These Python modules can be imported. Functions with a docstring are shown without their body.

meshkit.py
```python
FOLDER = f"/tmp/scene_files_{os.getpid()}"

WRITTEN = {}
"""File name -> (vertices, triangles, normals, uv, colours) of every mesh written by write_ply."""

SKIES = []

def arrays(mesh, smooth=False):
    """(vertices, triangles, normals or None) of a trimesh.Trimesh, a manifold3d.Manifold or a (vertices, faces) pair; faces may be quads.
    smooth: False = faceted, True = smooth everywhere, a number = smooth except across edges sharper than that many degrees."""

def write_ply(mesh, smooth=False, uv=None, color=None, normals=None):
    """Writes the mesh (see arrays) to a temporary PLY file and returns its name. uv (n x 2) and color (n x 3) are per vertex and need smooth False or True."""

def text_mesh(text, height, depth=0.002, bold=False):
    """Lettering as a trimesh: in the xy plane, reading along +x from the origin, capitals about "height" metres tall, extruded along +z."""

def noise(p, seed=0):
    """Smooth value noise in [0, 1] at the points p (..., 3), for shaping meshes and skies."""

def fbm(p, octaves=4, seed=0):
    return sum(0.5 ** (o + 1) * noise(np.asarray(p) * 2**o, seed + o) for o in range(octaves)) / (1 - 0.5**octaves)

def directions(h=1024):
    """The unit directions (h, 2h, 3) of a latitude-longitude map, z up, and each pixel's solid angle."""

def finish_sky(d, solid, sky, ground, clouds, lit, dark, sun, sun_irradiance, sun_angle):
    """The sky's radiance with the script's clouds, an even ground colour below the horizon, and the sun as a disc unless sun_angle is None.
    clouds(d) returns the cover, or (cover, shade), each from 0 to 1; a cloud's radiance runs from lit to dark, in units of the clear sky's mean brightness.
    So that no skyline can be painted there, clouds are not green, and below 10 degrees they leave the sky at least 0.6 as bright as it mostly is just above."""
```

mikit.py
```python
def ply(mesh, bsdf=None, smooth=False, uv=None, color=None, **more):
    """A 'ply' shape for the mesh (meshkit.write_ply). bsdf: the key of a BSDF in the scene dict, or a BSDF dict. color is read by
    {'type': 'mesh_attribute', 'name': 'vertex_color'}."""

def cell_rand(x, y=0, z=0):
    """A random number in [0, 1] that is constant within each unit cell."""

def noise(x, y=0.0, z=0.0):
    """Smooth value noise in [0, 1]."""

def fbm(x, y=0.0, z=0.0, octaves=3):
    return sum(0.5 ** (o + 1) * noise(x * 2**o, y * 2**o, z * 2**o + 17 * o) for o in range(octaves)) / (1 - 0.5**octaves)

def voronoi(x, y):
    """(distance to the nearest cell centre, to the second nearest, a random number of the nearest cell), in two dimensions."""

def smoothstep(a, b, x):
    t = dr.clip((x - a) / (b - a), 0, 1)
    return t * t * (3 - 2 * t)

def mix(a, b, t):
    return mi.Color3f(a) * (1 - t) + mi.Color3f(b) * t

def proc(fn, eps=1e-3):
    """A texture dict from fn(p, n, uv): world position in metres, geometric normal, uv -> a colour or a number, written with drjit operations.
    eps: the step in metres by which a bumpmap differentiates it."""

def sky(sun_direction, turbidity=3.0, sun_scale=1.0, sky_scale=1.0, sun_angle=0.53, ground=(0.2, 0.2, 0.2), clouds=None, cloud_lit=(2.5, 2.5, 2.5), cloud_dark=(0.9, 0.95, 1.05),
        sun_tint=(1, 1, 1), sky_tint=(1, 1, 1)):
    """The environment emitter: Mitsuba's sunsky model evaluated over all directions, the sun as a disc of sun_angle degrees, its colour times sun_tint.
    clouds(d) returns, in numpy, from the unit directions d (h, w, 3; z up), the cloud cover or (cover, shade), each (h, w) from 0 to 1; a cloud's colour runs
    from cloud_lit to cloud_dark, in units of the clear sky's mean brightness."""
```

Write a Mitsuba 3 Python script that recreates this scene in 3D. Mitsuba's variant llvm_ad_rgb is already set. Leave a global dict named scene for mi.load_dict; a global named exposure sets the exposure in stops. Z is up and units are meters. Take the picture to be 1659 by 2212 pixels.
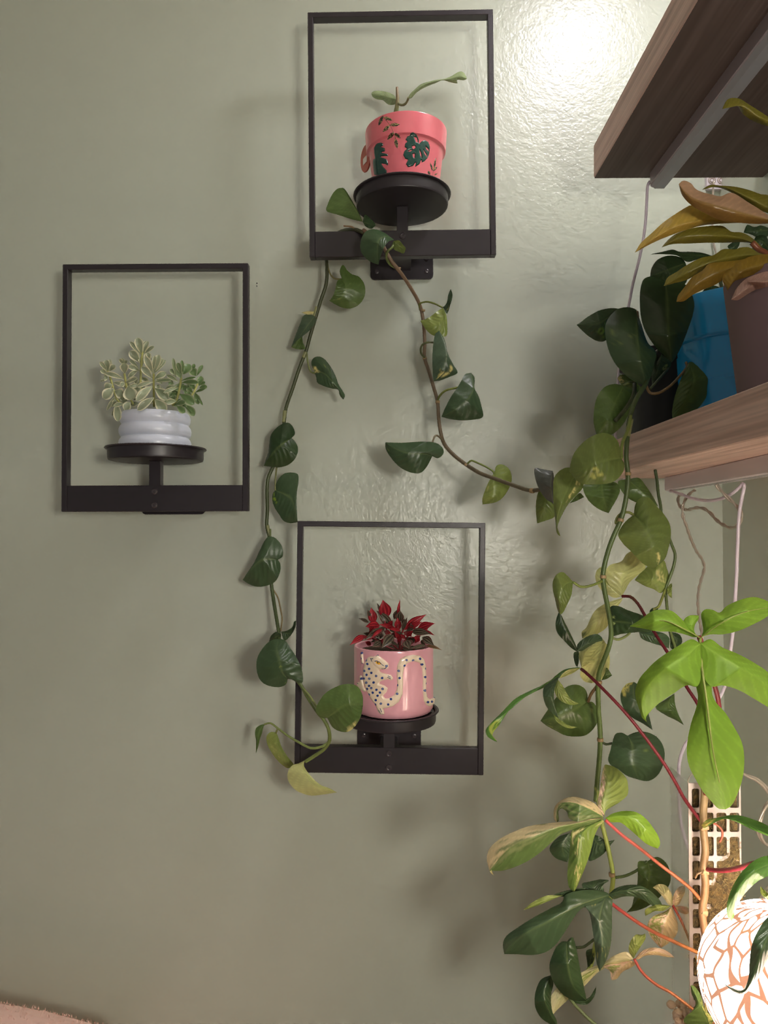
import math, random
import numpy as np, trimesh, shapely, shapely.geometry as sg
import drjit as dr, mitsuba as mi
import mikit, meshkit
from mikit import ply, proc
from scipy.spatial import Delaunay

# ---------------------------------------------------------------- camera, light, exposure
CZ = 1.35                                   # eye height; the back wall is the plane y = 0, the room is y < 0
EYE = np.array([0.0, -1.2, CZ])
FPX, W, H = 1540.0, 1659, 2212
YAW, PITCH = math.radians(0.6), math.radians(1.1)
FWD = np.array([-math.sin(YAW) * math.cos(PITCH), math.cos(YAW) * math.cos(PITCH), math.sin(PITCH)])
RGT = np.cross(FWD, [0, 0, 1]); RGT /= np.linalg.norm(RGT)
UPV = np.cross(RGT, FWD)
exposure = 0.32
PANEL = (46.0, 43.8, 44.8)                  # lit grow-light panel under the shelf above the frame
FLOOR_LAMP = (62.0, 57.5, 51.5)             # round lamp standing to the right behind the camera
GLOBE = (19.0, 15.0, 11.6)                    # art-glass lamp at the lower right
AMBIENT = (0.135, 0.128, 0.12)             # dim evening light of the rest of the room
scene = {
    "camera": {"type": "perspective", "fov": math.degrees(2 * math.atan(W / 2 / FPX)), "fov_axis": "x", "near_clip": 0.02, "far_clip": 50.0,
               "to_world": mi.ScalarTransform4f().look_at(origin=EYE.tolist(), target=(EYE + FWD).tolist(), up=[0, 0, 1])},
    "room_light": {"type": "constant", "radiance": {"type": "rgb", "value": list(AMBIENT)}},
}
labels = {}
rnd = np.random.default_rng(7)


def P(px, py, out):
    """The point at the given distance from the back wall that lies in this direction."""
    px, py, out = np.broadcast_arrays(np.asarray(px, float), np.asarray(py, float), np.asarray(out, float))
    d = FWD * FPX + RGT * (px[..., None] - W / 2) + UPV * (H / 2 - py[..., None])
    return EYE + d * ((-out - EYE[1]) / d[..., 1])[..., None]


def lin(*c):
    c = np.array(c, float) / 255
    return np.where(c < 0.04045, c / 12.92, ((c + 0.055) / 1.055) ** 2.4)


def lt(*c):
    return [float(x) for x in lin(*c)]


def rgb(*c):
    return {"type": "rgb", "value": [float(x) for x in lin(*c)]}


# ---------------------------------------------------------------- entries
def numbered(name):
    if name not in scene and name not in labels and not any(k.startswith(name + "__") for k in scene):
        return name
    i = 1
    while f"{name}_{i:03d}" in scene or f"{name}_{i:03d}" in labels or any(k.startswith(f"{name}_{i:03d}__") for k in scene):
        i += 1
    return f"{name}_{i:03d}"


COUNT = {}


def part(parent, name, mesh, bsdf, smooth=40, color=None, label=None, kind=None):
    key = f"{parent}__{name}"
    n = COUNT.get(key, 0); COUNT[key] = n + 1
    if n:
        key = f"{key}_{n:03d}"
    scene[key] = ply(mesh, bsdf, smooth=True if color is not None else smooth, color=color)
    e = {k: v for k, v in (("label", label), ("kind", kind)) if v}
    if e:
        labels[key] = e
    return key


def thing(name, label, cat, group=None):
    key = numbered(name)
    labels[key] = {"label": label, "category": cat, **({"group": group} if group else {})}
    return key


def single(name, mesh, bsdf, label, cat, smooth=40, color=None, group=None):
    key = thing(name, label, cat, group)
    scene[key] = ply(mesh, bsdf, smooth=True if color is not None else smooth, color=color)
    return key


def struct(name, mesh, bsdf, label=None, smooth=False):
    scene[name] = ply(mesh, bsdf, smooth=smooth)
    labels[name] = {"kind": "structure", **({"label": label} if label else {})}


# ---------------------------------------------------------------- meshes
def cat(ms):
    return trimesh.util.concatenate(ms)


def box(x0, x1, y0, y1, z0, z1, c=0.0):
    lo, hi = np.array([x0, y0, z0]), np.array([x1, y1, z1])
    if c <= 0:
        m = trimesh.creation.box(extents=hi - lo); m.apply_translation((lo + hi) / 2); return m
    h = (hi - lo) / 2
    c = min(c, *(h * 0.98))
    pts = []
    for s in np.ndindex(2, 2, 2):
        s = np.array(s) * 2 - 1
        for k in range(3):
            q = h - c; q[k] = h[k]
            pts.append(s * q)
    m = trimesh.convex.convex_hull(np.array(pts)); m.apply_translation((lo + hi) / 2)
    return m


def lathe(prof, n=72):
    """prof: (radius, z) from the bottom outside round to the inside; a closed surface where it starts and ends on the axis."""
    prof = np.array(prof, float)
    a = np.arange(n) * 2 * np.pi / n
    v = np.stack([prof[:, :1] * np.cos(a), prof[:, :1] * np.sin(a), np.repeat(prof[:, 1:], n, 1)], -1).reshape(-1, 3)
    i, j = np.meshgrid(np.arange(len(prof) - 1), np.arange(n), indexing="ij")
    q = np.stack([i * n + j, i * n + (j + 1) % n, (i + 1) * n + (j + 1) % n, (i + 1) * n + j], -1).reshape(-1, 4)
    f = np.vstack([q[:, [0, 1, 2]], q[:, [0, 2, 3]]])
    m = trimesh.Trimesh(v, f, process=False); m.merge_vertices()
    m.update_faces(m.nondegenerate_faces()); m.remove_unreferenced_vertices()
    return m


def moved(m, t, rz=0.0, ry=0.0, rx=0.0):
    m = m.copy()
    for ang, ax in ((rx, [1, 0, 0]), (ry, [0, 1, 0]), (rz, [0, 0, 1])):
        if ang:
            m.apply_transform(trimesh.transformations.rotation_matrix(ang, ax))
    m.apply_translation(t)
    return m


def spline(p, n, closed=False):
    """n points evenly along a centripetal Catmull-Rom curve through p."""
    p = np.asarray(p, float)
    if len(p) == 2:
        return p[0] + (p[1] - p[0]) * np.linspace(0, 1, n)[:, None]
    q = np.vstack([2 * p[0] - p[1], p, 2 * p[-1] - p[-2]])
    res = []
    for i in range(len(p) - 1):
        p0, p1, p2, p3 = q[i:i + 4]
        t0 = 0; t1 = t0 + np.linalg.norm((p1 - p0)[:2]) ** 0.5 + 1e-9; t2 = t1 + np.linalg.norm((p2 - p1)[:2]) ** 0.5 + 1e-9; t3 = t2 + np.linalg.norm((p3 - p2)[:2]) ** 0.5 + 1e-9
        t = np.linspace(t1, t2, 13)[:-1, None]
        a1 = (t1 - t) / (t1 - t0) * p0 + (t - t0) / (t1 - t0) * p1
        a2 = (t2 - t) / (t2 - t1) * p1 + (t - t1) / (t2 - t1) * p2
        a3 = (t3 - t) / (t3 - t2) * p2 + (t - t2) / (t3 - t2) * p3
        b1 = (t2 - t) / (t2 - t0) * a1 + (t - t0) / (t2 - t0) * a2
        b2 = (t3 - t) / (t3 - t1) * a2 + (t - t1) / (t3 - t1) * a3
        res.append((t2 - t) / (t2 - t1) * b1 + (t - t1) / (t2 - t1) * b2)
    c = np.vstack(res + [p[-1:]])
    s = np.r_[0, np.cumsum(np.linalg.norm(np.diff(c[:, :2], axis=0), axis=1))]
    u = np.linspace(0, s[-1], n)
    return np.stack([np.interp(u, s, c[:, k]) for k in range(c.shape[1])], 1)


def tube(p, r, sides=8, cap=True):
    """A round tube along the 3-D points p, radius r (number or one per point)."""
    p = np.asarray(p, float); r = np.broadcast_to(r, (len(p),))
    t = np.gradient(p, axis=0); t /= np.linalg.norm(t, axis=1, keepdims=True) + 1e-12
    a = np.cross(t[0], [0.3, 0.9, 0.2]); a /= np.linalg.norm(a)
    ring = []
    for k in range(len(p)):
        a = a - t[k] * (a @ t[k]); a /= np.linalg.norm(a) + 1e-12
        b = np.cross(t[k], a)
        ang = np.arange(sides) * 2 * np.pi / sides
        ring.append(p[k] + r[k] * (np.cos(ang)[:, None] * a + np.sin(ang)[:, None] * b))
    v = np.vstack(ring)
    i, j = np.meshgrid(np.arange(len(p) - 1), np.arange(sides), indexing="ij")
    q = np.stack([i * sides + j, i * sides + (j + 1) % sides, (i + 1) * sides + (j + 1) % sides, (i + 1) * sides + j], -1).reshape(-1, 4)
    f = np.vstack([q[:, [0, 1, 2]], q[:, [0, 2, 3]]])
    if cap:
        v = np.vstack([v, p[:1], p[-1:]]); n0 = len(v) - 2
        j = np.arange(sides); e = (len(p) - 1) * sides
        f = np.vstack([f, np.stack([(j + 1) % sides, j, 0 * j + n0], 1), np.stack([e + j, e + (j + 1) % sides, 0 * j + n0 + 1], 1)])
    return trimesh.Trimesh(v, f, process=False)


# ---------------------------------------------------------------- tracing: pixel frames, leaf patches
ZOOM = dict(A=(590, 380, 3.9976), B=(500, 860, 3.9976), C=(500, 1240, 3.9976), D=(820, 590, 3.9976), E=(1244, 360, 3.9976), F=(1130, 860, 3.9976),
            G=(1030, 1180, 3.9976), H=(1244, 1240, 3.9976), I=(1030, 1659, 3.9976), J=(1244, 1659, 3.9976), K=(190, 700, 5.53), L=(735, 1270, 6.704),
            M=(755, 130, 5.822), N=(1439, 340, 7.373), O=(1409, 960, 6.504), Q=(1409, 1500, 6.32), R=(1409, 1850, 6.112), S=(1250, 0, 4.056), X=(0, 0, 1.0))


def pts(z, s):
    """Points of a sight chart: 'x,y x,y ...' (a third number is the distance from the wall)."""
    x0, y0, k = ZOOM[z]
    r = [[float(a) for a in q.split(",")] for q in s.split()]
    return np.array([[x0 + q[0] / k, y0 + q[1] / k, *q[2:]] for q in r])


# leaf kinds: base, underside-ish second half, splash colour, splash amount (sRGB 0..255)
KIND = {
    "dark": ((60, 80, 54), (60, 80, 54), (150, 165, 80), 0.05),
    "deep": ((44, 63, 38), (50, 69, 40), (120, 140, 70), 0.0),
    "mid": ((84, 106, 56), (80, 102, 54), (150, 158, 92), 0.10),
    "olive": ((104, 118, 62), (96, 112, 58), (160, 164, 98), 0.06),
    "lime": ((134, 148, 80), (124, 140, 72), (196, 194, 130), 0.14),
    "pale": ((194, 196, 132), (184, 188, 122), (210, 208, 160), 0.10),
    "cream": ((222, 214, 166), (210, 204, 148), (225, 205, 165), 0.2),
    "grey": ((92, 98, 92), (92, 98, 92), (130, 135, 130), 0.05),
    "slate": ((70, 88, 68), (66, 84, 62), (215, 205, 120), 0.10),
    "bright": ((124, 160, 56), (120, 156, 52), (140, 176, 70), 0.0),
    "green": ((76, 118, 50), (74, 116, 48), (110, 150, 60), 0.0),
    "vari": ((196, 180, 138), (84, 106, 58), (118, 128, 84), 0.46),
    "varig": ((92, 116, 56), (104, 126, 56), (206, 196, 140), 0.30),
    "blush": ((236, 208, 178), (222, 198, 150), (170, 170, 100), 0.2),
    "ochre": ((186, 158, 72), (176, 146, 66), (200, 140, 60), 0.1),
    "brown": ((176, 142, 112), (138, 104, 54), (110, 75, 35), 0.1),
    "khaki": ((118, 112, 44), (112, 104, 40), (140, 120, 50), 0.05),
    "umber": ((138, 112, 44), (126, 100, 40), (160, 120, 60), 0.05),
    "rose": ((176, 142, 130), (168, 134, 120), (120, 110, 80), 0.1),
}


def leaf_grid(M3, nt, ns, kind, seed, veins=9, patch=()):
    """Mesh and vertex colours of a leaf from the function M3(t, s) -> 3-D points, s from -1 to 1."""
    t, s = np.meshgrid(np.linspace(0, 1, nt), np.linspace(-1, 1, 2 * ns + 1), indexing="ij")
    v = M3(t, s).reshape(-1, 3)
    m = 2 * ns + 1
    i, j = np.meshgrid(np.arange(nt - 1), np.arange(m - 1), indexing="ij")
    q = np.stack([i * m + j, i * m + j + 1, (i + 1) * m + j + 1, (i + 1) * m + j], -1).reshape(-1, 4)
    f = np.vstack([q[:, [0, 1, 2]], q[:, [0, 2, 3]]])
    return trimesh.Trimesh(v, f, process=False), leaf_color(t.ravel(), s.ravel(), kind, seed, veins, patch)


def leaf_color(t, s, kind, seed, veins=9, patch=()):
    a, b, sp, amt = KIND[kind]
    a, b, sp = lin(*a), lin(*b), lin(*sp)
    c = np.where((s < 0)[:, None], a, b)
    u = t * veins - np.abs(s) * veins * 0.28
    vein = np.exp(-((u - np.round(u)) / 0.1) ** 2) * 0.16
    mid = np.exp(-(s / 0.035) ** 2) * np.clip(1.2 - t, 0, 1)
    tone = 0.86 + 0.28 * meshkit.fbm(np.stack([t * 5, s * 3, 0 * t], 1) + seed * 3.7, 3, seed)
    c = c * (tone + vein)[:, None]
    if amt > 0:
        n = meshkit.fbm(np.stack([u * 1.1, s * 6 + np.abs(s) * 2, 0 * t + seed], 1) * 1.3, 4, seed + 5)
        big = meshkit.noise(np.stack([t * 2.5, s * 1.5, 0 * t + seed * 1.7], 1), seed + 9)
        k = np.clip((n * 0.75 + big * 0.4 - (0.88 - amt * 0.62)) / 0.10, 0, 1) * (0.55 if amt < 0.25 else 0.95)
        c = c * (1 - k[:, None]) + sp * k[:, None]
    for pt, ps, rt, rs, *col in patch:
        e = ((t - pt) / rt) ** 2 + ((s - ps) / rs) ** 2 + (meshkit.fbm(np.stack([t * 18, s * 10, 0 * t], 1), 3, seed) - 0.5) * 1.4
        st = meshkit.fbm(np.stack([u * 2.2, s * 9, 0 * t + seed], 1), 3, seed + 2)
        k = (np.clip((1 - e) / 0.6, 0, 1) * np.clip((st - 0.36) / 0.16, 0.12, 1))[:, None]
        c = c * (1 - k) + (lin(*col) if col else lin(220, 210, 140)) * k
    c = c * (1 - mid[:, None] * 0.45) + (c * 1.0 + lin(150, 160, 95) * 0.35) * mid[:, None] * 0.45
    return np.clip(c, 0.004, 0.9)


SEED = [0]


def lobe(z, mid, a, b, o, kind, e=(-0.006, -0.006), arch=0.0, nt=56, ns=9, veins=9, patch=()):
    """A leaf blade: midrib, its two edges, distance from the wall along the midrib (o) and how far each edge lies off it (e)."""
    SEED[0] += 1
    sd = SEED[0]
    M = pts(z, mid)[:, :2]
    A = np.vstack([M[:1], pts(z, a)[:, :2], M[-1:]]); B = np.vstack([M[:1], pts(z, b)[:, :2], M[-1:]])
    M, A, B = spline(M, nt), spline(A, nt), spline(B, nt)
    o = np.interp(np.linspace(0, 1, nt), np.linspace(0, 1, len(o)), o)

    def f(t, s):
        i = np.round(t * (nt - 1)).astype(int)
        k = np.abs(s)[..., None]
        q = M[i] * (1 - k) + np.where((s < 0)[..., None], A[i], B[i]) * k
        w = np.sin(np.pi * np.clip(t, 0.0, 1)) ** 0.5
        out = o[i] + np.where(s < 0, e[0], e[1]) * np.abs(s) ** 1.4 * w + arch * np.sin(np.pi * t)
        out = out + 0.0016 * w * np.sin(t * 17 + sd + np.sign(s) * 1.3) * np.abs(s) ** 2
        u = t * veins - np.abs(s) * veins * 0.28
        out = out + (0.0003 if kind in ("bright", "green") else 0.0008) * w * np.cos(2 * np.pi * u) * np.abs(s) * (1 - np.abs(s)) * 3 + 0.0010 * np.abs(s) ** 0.5 * w
        return P(q[..., 0], q[..., 1], out)

    return leaf_grid(f, nt, ns, kind, sd, veins, patch)


def add_leaf(parent, *lobes, name="leaf", label=None, matte=None):
    ms, cs = zip(*lobes)
    part(parent, name, cat(list(ms)), matte or "leaf", color=np.vstack(cs), label=label)


def stalk(z, s, r, col, o=None, n=None, sides=8, taper=1.0, node=()):
    """A stem through sighted points (third number or o: distance from the wall)."""
    q = pts(z, s) if isinstance(s, str) else np.asarray(s, float)
    if q.shape[1] == 2:
        q = np.hstack([q, np.interp(np.linspace(0, 1, len(q)), np.linspace(0, 1, len(o)), o)[:, None]])
    n = n or max(6, int(len(q) * 6))
    c = spline(q, n)
    p = P(c[:, 0], c[:, 1], c[:, 2])
    rr = r * np.linspace(1, taper, n)
    m = tube(p, rr, sides)
    col = np.array(col, float)
    k = meshkit.fbm(np.asarray(m.vertices) * [220, 220, 90], 3, 3)[:, None]
    cc = lin(*col) * (0.7 + 0.6 * k) if col.ndim == 1 else None
    if cc is None:                                     # colour from one end to the other
        w = np.r_[np.repeat(np.linspace(0, 1, n), sides), 0, 1][:, None]
        cc = (lin(*col[0]) * (1 - w) + lin(*col[1]) * w) * (0.7 + 0.6 * k)
    return m, np.clip(cc, 0.004, 0.9)


def add_stalk(parent, name, *a, label=None, **k):
    m, c = stalk(*a, **k)
    part(parent, name, m, "stem", color=c, label=label)

# ---------------------------------------------------------------- materials
def two(b):
    return {"type": "twosided", "bsdf": b}


def princ(c, rough=0.5, spec=0.5, **k):
    return two({"type": "principled", "base_color": c if isinstance(c, dict) else rgb(*c), "roughness": rough, "specular": spec, **k})


VC = {"type": "mesh_attribute", "name": "vertex_color"}


def paint_bump(p, n, uv):
    q = p.x + p.y * 0.7
    return mikit.fbm(q * 330, p.z * 330, p.y * 10, octaves=2) + 0.8 * mikit.noise(q * 120, p.z * 120)


def oak(p, n, uv):
    g = mikit.fbm(p.y * 5, p.x * 90, p.z * 150, octaves=3)
    f = mikit.noise(p.y * 14, p.x * 420, p.z * 520)
    h = mikit.noise(p.y * 2.0, p.x * 22, p.z * 30)
    c = mikit.mix(lt(222, 192, 180), lt(192, 160, 148), mikit.smoothstep(0.3, 0.8, g))
    return c * (0.9 + 0.14 * (h - 0.5) + 0.22 * (f - 0.5))


def table_wood(p, n, uv):
    g = mikit.fbm(p.x * 6, p.y * 80, p.z * 60, octaves=3)
    return mikit.mix(lt(140, 98, 66), lt(92, 60, 38), g)


def soil(p, n, uv):
    return mikit.mix(lt(30, 22, 16), lt(74, 56, 40), mikit.fbm(p.x * 260, p.y * 260, p.z * 260))


WALL = lin(183, 190, 175)
scene |= {
    "wall_paint": {"type": "bumpmap", "arbitrary": proc(paint_bump, eps=4e-4), "scale": 0.0004,
                   "bsdf": princ({"type": "rgb", "value": [float(x) for x in WALL]}, 0.34, 0.75)},
    "ceiling_paint": princ((225, 222, 214), 0.8),
    "floor_wood": princ(proc(table_wood), 0.5),
    "oak": princ(proc(oak), 0.5, 0.35),
    "shaded_oak": princ(proc(lambda p, n, uv: oak(p, n, uv) * 0.17), 0.6, 0.3),  # same oak with the shade of the shelf underside put into its colour
    "table_wood": princ(proc(table_wood), 0.4),
    "black_metal": princ((36, 31, 36), 0.40, 0.5),
    "dark_steel": princ((60, 54, 58), 0.3, 0.6),
    "plastic_white": princ((214, 206, 212), 0.4),
    "alloy": princ((150, 140, 144), 0.38, 0.5),
    "diffuser": princ((150, 150, 154), 0.35),
    "cord_white": princ((226, 214, 226), 0.4),
    "cord_clear": princ((196, 186, 172), 0.18, 0.9, metallic=0.55),
    "soil": princ(proc(soil), 0.95),
    "pink_glaze": princ((222, 112, 122), 0.22, 0.6, clearcoat=0.5, clearcoat_gloss=0.9),
    "rose_glaze": princ((236, 172, 182), 0.14, 0.6, clearcoat=0.8, clearcoat_gloss=0.95),
    "relief": princ(VC, 0.16, 0.6, clearcoat=0.8, clearcoat_gloss=0.95),
    "blue_grey": princ((206, 212, 226), 0.28, 0.5),
    "teal_glaze": princ((34, 156, 220), 0.16, 0.6, clearcoat=0.6, clearcoat_gloss=0.95),
    "plum_clay": princ((112, 92, 96), 0.6),
    "black_plastic": princ((30, 32, 32), 0.45),
    "terracotta": princ((190, 96, 80), 0.5),
    "sticker": princ((226, 216, 206), 0.6),
    "stem": princ(VC, 0.4, 0.4),
    "leaf": {"type": "blendbsdf", "weight": 0.62, "bsdf_0": {"type": "principledthin", "base_color": VC, "roughness": 0.3, "diff_trans": 0.8, "eta": 1.45, "spec_trans": 0.0},
             "bsdf_1": princ(VC, 0.33, 0.55)},
    "leaf_matte": {"type": "blendbsdf", "weight": 0.55, "bsdf_0": {"type": "principledthin", "base_color": VC, "roughness": 0.4, "diff_trans": 0.8, "eta": 1.45, "spec_trans": 0.0},
                   "bsdf_1": princ(VC, 0.5, 0.3)},
    "lattice_plastic": princ((196, 184, 178), 0.4),
    "moss": princ(VC, 0.85),
    "fleece": princ((226, 190, 178), 0.9, 0.2, sheen=0.6),
    "clear_plastic": {"type": "thindielectric", "int_ior": 1.35},
}

# ---------------------------------------------------------------- the room
XR = float(P(1561, 1140, 0)[0])
YF = -2.6
struct("wall_back", box(-2.4, XR + 0.1, 0, 0.1, 0, 2.6), "wall_paint", "sage green painted wall behind the plant holders")
struct("wall_right", box(XR, XR + 0.1, YF, 0.1, 0, 2.6), "wall_paint", "sage green side wall that carries the oak shelves")
struct("floor", box(-2.4, XR, YF, 0, -0.05, 0), "floor_wood")
struct("ceiling", box(-2.4, XR, YF, 0, 2.6, 2.65), "ceiling_paint")
for py in (612, 618):
    q = P(555, py, 0)
    part("wall_back", "nail_hole", moved(lathe([(0, 0.0006), (0.0007, 0.0004), (0.0011, 0), (0, -0.001)], 10), q, rx=math.pi / 2), "black_plastic")

# ---------------------------------------------------------------- shelves with grow-light bars on the right wall
U_OUT, L_OUT = 0.14, 0.08
ub = P(1282.5, 384, U_OUT); ut = P(1281, 314.5, U_OUT)
lb = P(1275, 1033.5, L_OUT); lt_z = P(1275, 971, L_OUT)[2]


def shelf(name, x0, z0, z1, far, near, label, under=False):
    m = box(x0, XR - 0.0005, -near, -far, z0, z1, 0.0012)
    k = thing(name, label, "shelf", "oak wall shelves")
    part(k, "board", m, "oak", smooth=False)
    if under:  # thin added sheet, its dark colour imitates shade below the board
        part(k, "underside", box(x0 + 0.0012, XR - 0.001, -near + 0.001, -far - 0.001, z0 - 0.0012, z0 + 0.001), "shaded_oak", smooth=False, label="underside sheet coloured dark to stand in for shade")
    return k


shelf("wall_shelf", ub[0], ub[2], ut[2], U_OUT, 1.3, "oak veneer floating shelf high on the right, its underside coloured dark for shade", True)
shelf("wall_shelf", lb[0], lb[2], lt_z, L_OUT, 1.3, "oak veneer floating shelf at mid height carrying the blue pot")
TOP3 = CZ + 1.11
shelf("wall_shelf", ub[0], TOP3, TOP3 + 0.046, 0.1, 1.3, "oak floating shelf above the photograph, over the highest shelf in view")
SHELF_Z = lt_z


def bar(name, x0, z1, far, near, label, skew=0.0, wd=0.026, ht=0.018, flush=False):
    """A grow-light bar: housing under the shelf, bevelled diffuser below, a socket at its far end."""
    k = thing(name, label, "grow light", "grow light bars under the shelves")

    def put(m):
        v = m.vertices; v[:, 0] += (v[:, 1] + far) * skew; return m
    part(k, "housing", put(box(x0, x0 + wd, -near, -far, z1 - ht, z1, 0.001)), "plastic_white" if flush else "alloy", smooth=False)
    sec = sg.Polygon([(x0 + 0.002, 0), (x0 + wd - 0.002, 0), (x0 + wd - 0.006, -0.006), (x0 + 0.006, -0.006)])
    m = trimesh.creation.extrude_polygon(sec, near - far - 0.004, engine="earcut")
    m = trimesh.Trimesh(np.stack([m.vertices[:, 0], -far - 0.002 - m.vertices[:, 2], z1 - ht + m.vertices[:, 1]], 1), m.faces[:, ::-1])
    m.fix_normals()
    if flush:
        m.vertices[:, 2] += 0.0055
    part(k, "diffuser", put(m), "diffuser", smooth=False)
    part(k, "socket", put(moved(lathe([(0, -0.008), (0.004, -0.008), (0.0045, 0.0), (0.0045, 0.004), (0, 0.004)], 16), (x0 + 0.007, -far + 0.002, z1 - ht + 0.004), rx=-math.pi / 2)), "plastic_white")
    return k


lu = P(1403.5, 362, 0.155)
bar("light_bar", float(lu[0]), ub[2], 0.155, 1.15, "unlit pale grow-light bar under the highest oak shelf", wd=0.026, ht=0.019)
ll = P(1435, 1034, 0.10)
bar("light_bar", float(ll[0]), lb[2], 0.10, 1.15, "slim aluminium grow-light bar under the lower oak shelf", skew=0.09, wd=0.024, ht=0.020, flush=True)
LP = thing("grow_lamp", "lit square grow-light panel under the shelf above the photograph", "grow light")
part(LP, "housing", box(0.325, 0.485, -0.53, -0.33, TOP3 - 0.014, TOP3, 0.002), "plastic_white", smooth=False)
em = trimesh.Trimesh([[0.332, -0.523, TOP3 - 0.0142], [0.478, -0.523, TOP3 - 0.0142], [0.478, -0.337, TOP3 - 0.0142], [0.332, -0.337, TOP3 - 0.0142]], [[0, 2, 1], [0, 3, 2]], process=False)
key = part(LP, "diffuser", em, "diffuser", smooth=False)
scene[key]["emitter"] = {"type": "area", "radiance": {"type": "rgb", "value": list(PANEL)}}
FL = thing("floor_lamp", "lit round floor lamp to the right, behind the camera", "lamp")
part(FL, "base", moved(lathe([(0, 0), (0.12, 0), (0.122, 0.004), (0.118, 0.018), (0.013, 0.026), (0.011, 1.30), (0, 1.30)], 48), (0.42, -1.62, 0)), "dark_steel", smooth=35)
g = trimesh.creation.icosphere(3, 0.11)
key = part(FL, "shade", moved(g, (0.42, -1.62, CZ + 0.05)), "diffuser", smooth=True)
scene[key]["emitter"] = {"type": "area", "radiance": {"type": "rgb", "value": list(FLOOR_LAMP)}}


# ---------------------------------------------------------------- black plant holders on the wall
def rounded(w, h, r):
    return sg.box(-w / 2 + r, -h / 2 + r, w / 2 - r, h / 2 - r).buffer(r, 6)


def plate(poly, y0, y1):
    """A flat piece with the outline poly in x and z, from y0 (front) to y1."""
    m = trimesh.creation.extrude_polygon(poly, y1 - y0, engine="earcut")
    m = trimesh.Trimesh(np.stack([m.vertices[:, 0], y0 + m.vertices[:, 2], m.vertices[:, 1]], 1), m.faces); m.fix_normals()
    return m


FW, FH, FD = 0.2900, 0.3865, 0.015
TRAY_R = 0.0765


def grate():
    d = sg.Point(0, 0).buffer(0.069, 32)
    cut = [shapely.affinity.rotate(sg.box(0.030, -0.0016, 0.0655, 0.0016), a, origin=(0, 0)) for a in range(0, 360, 9)]
    return trimesh.creation.extrude_polygon(d.difference(shapely.union_all(cut)), 0.002, engine="earcut")


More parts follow.
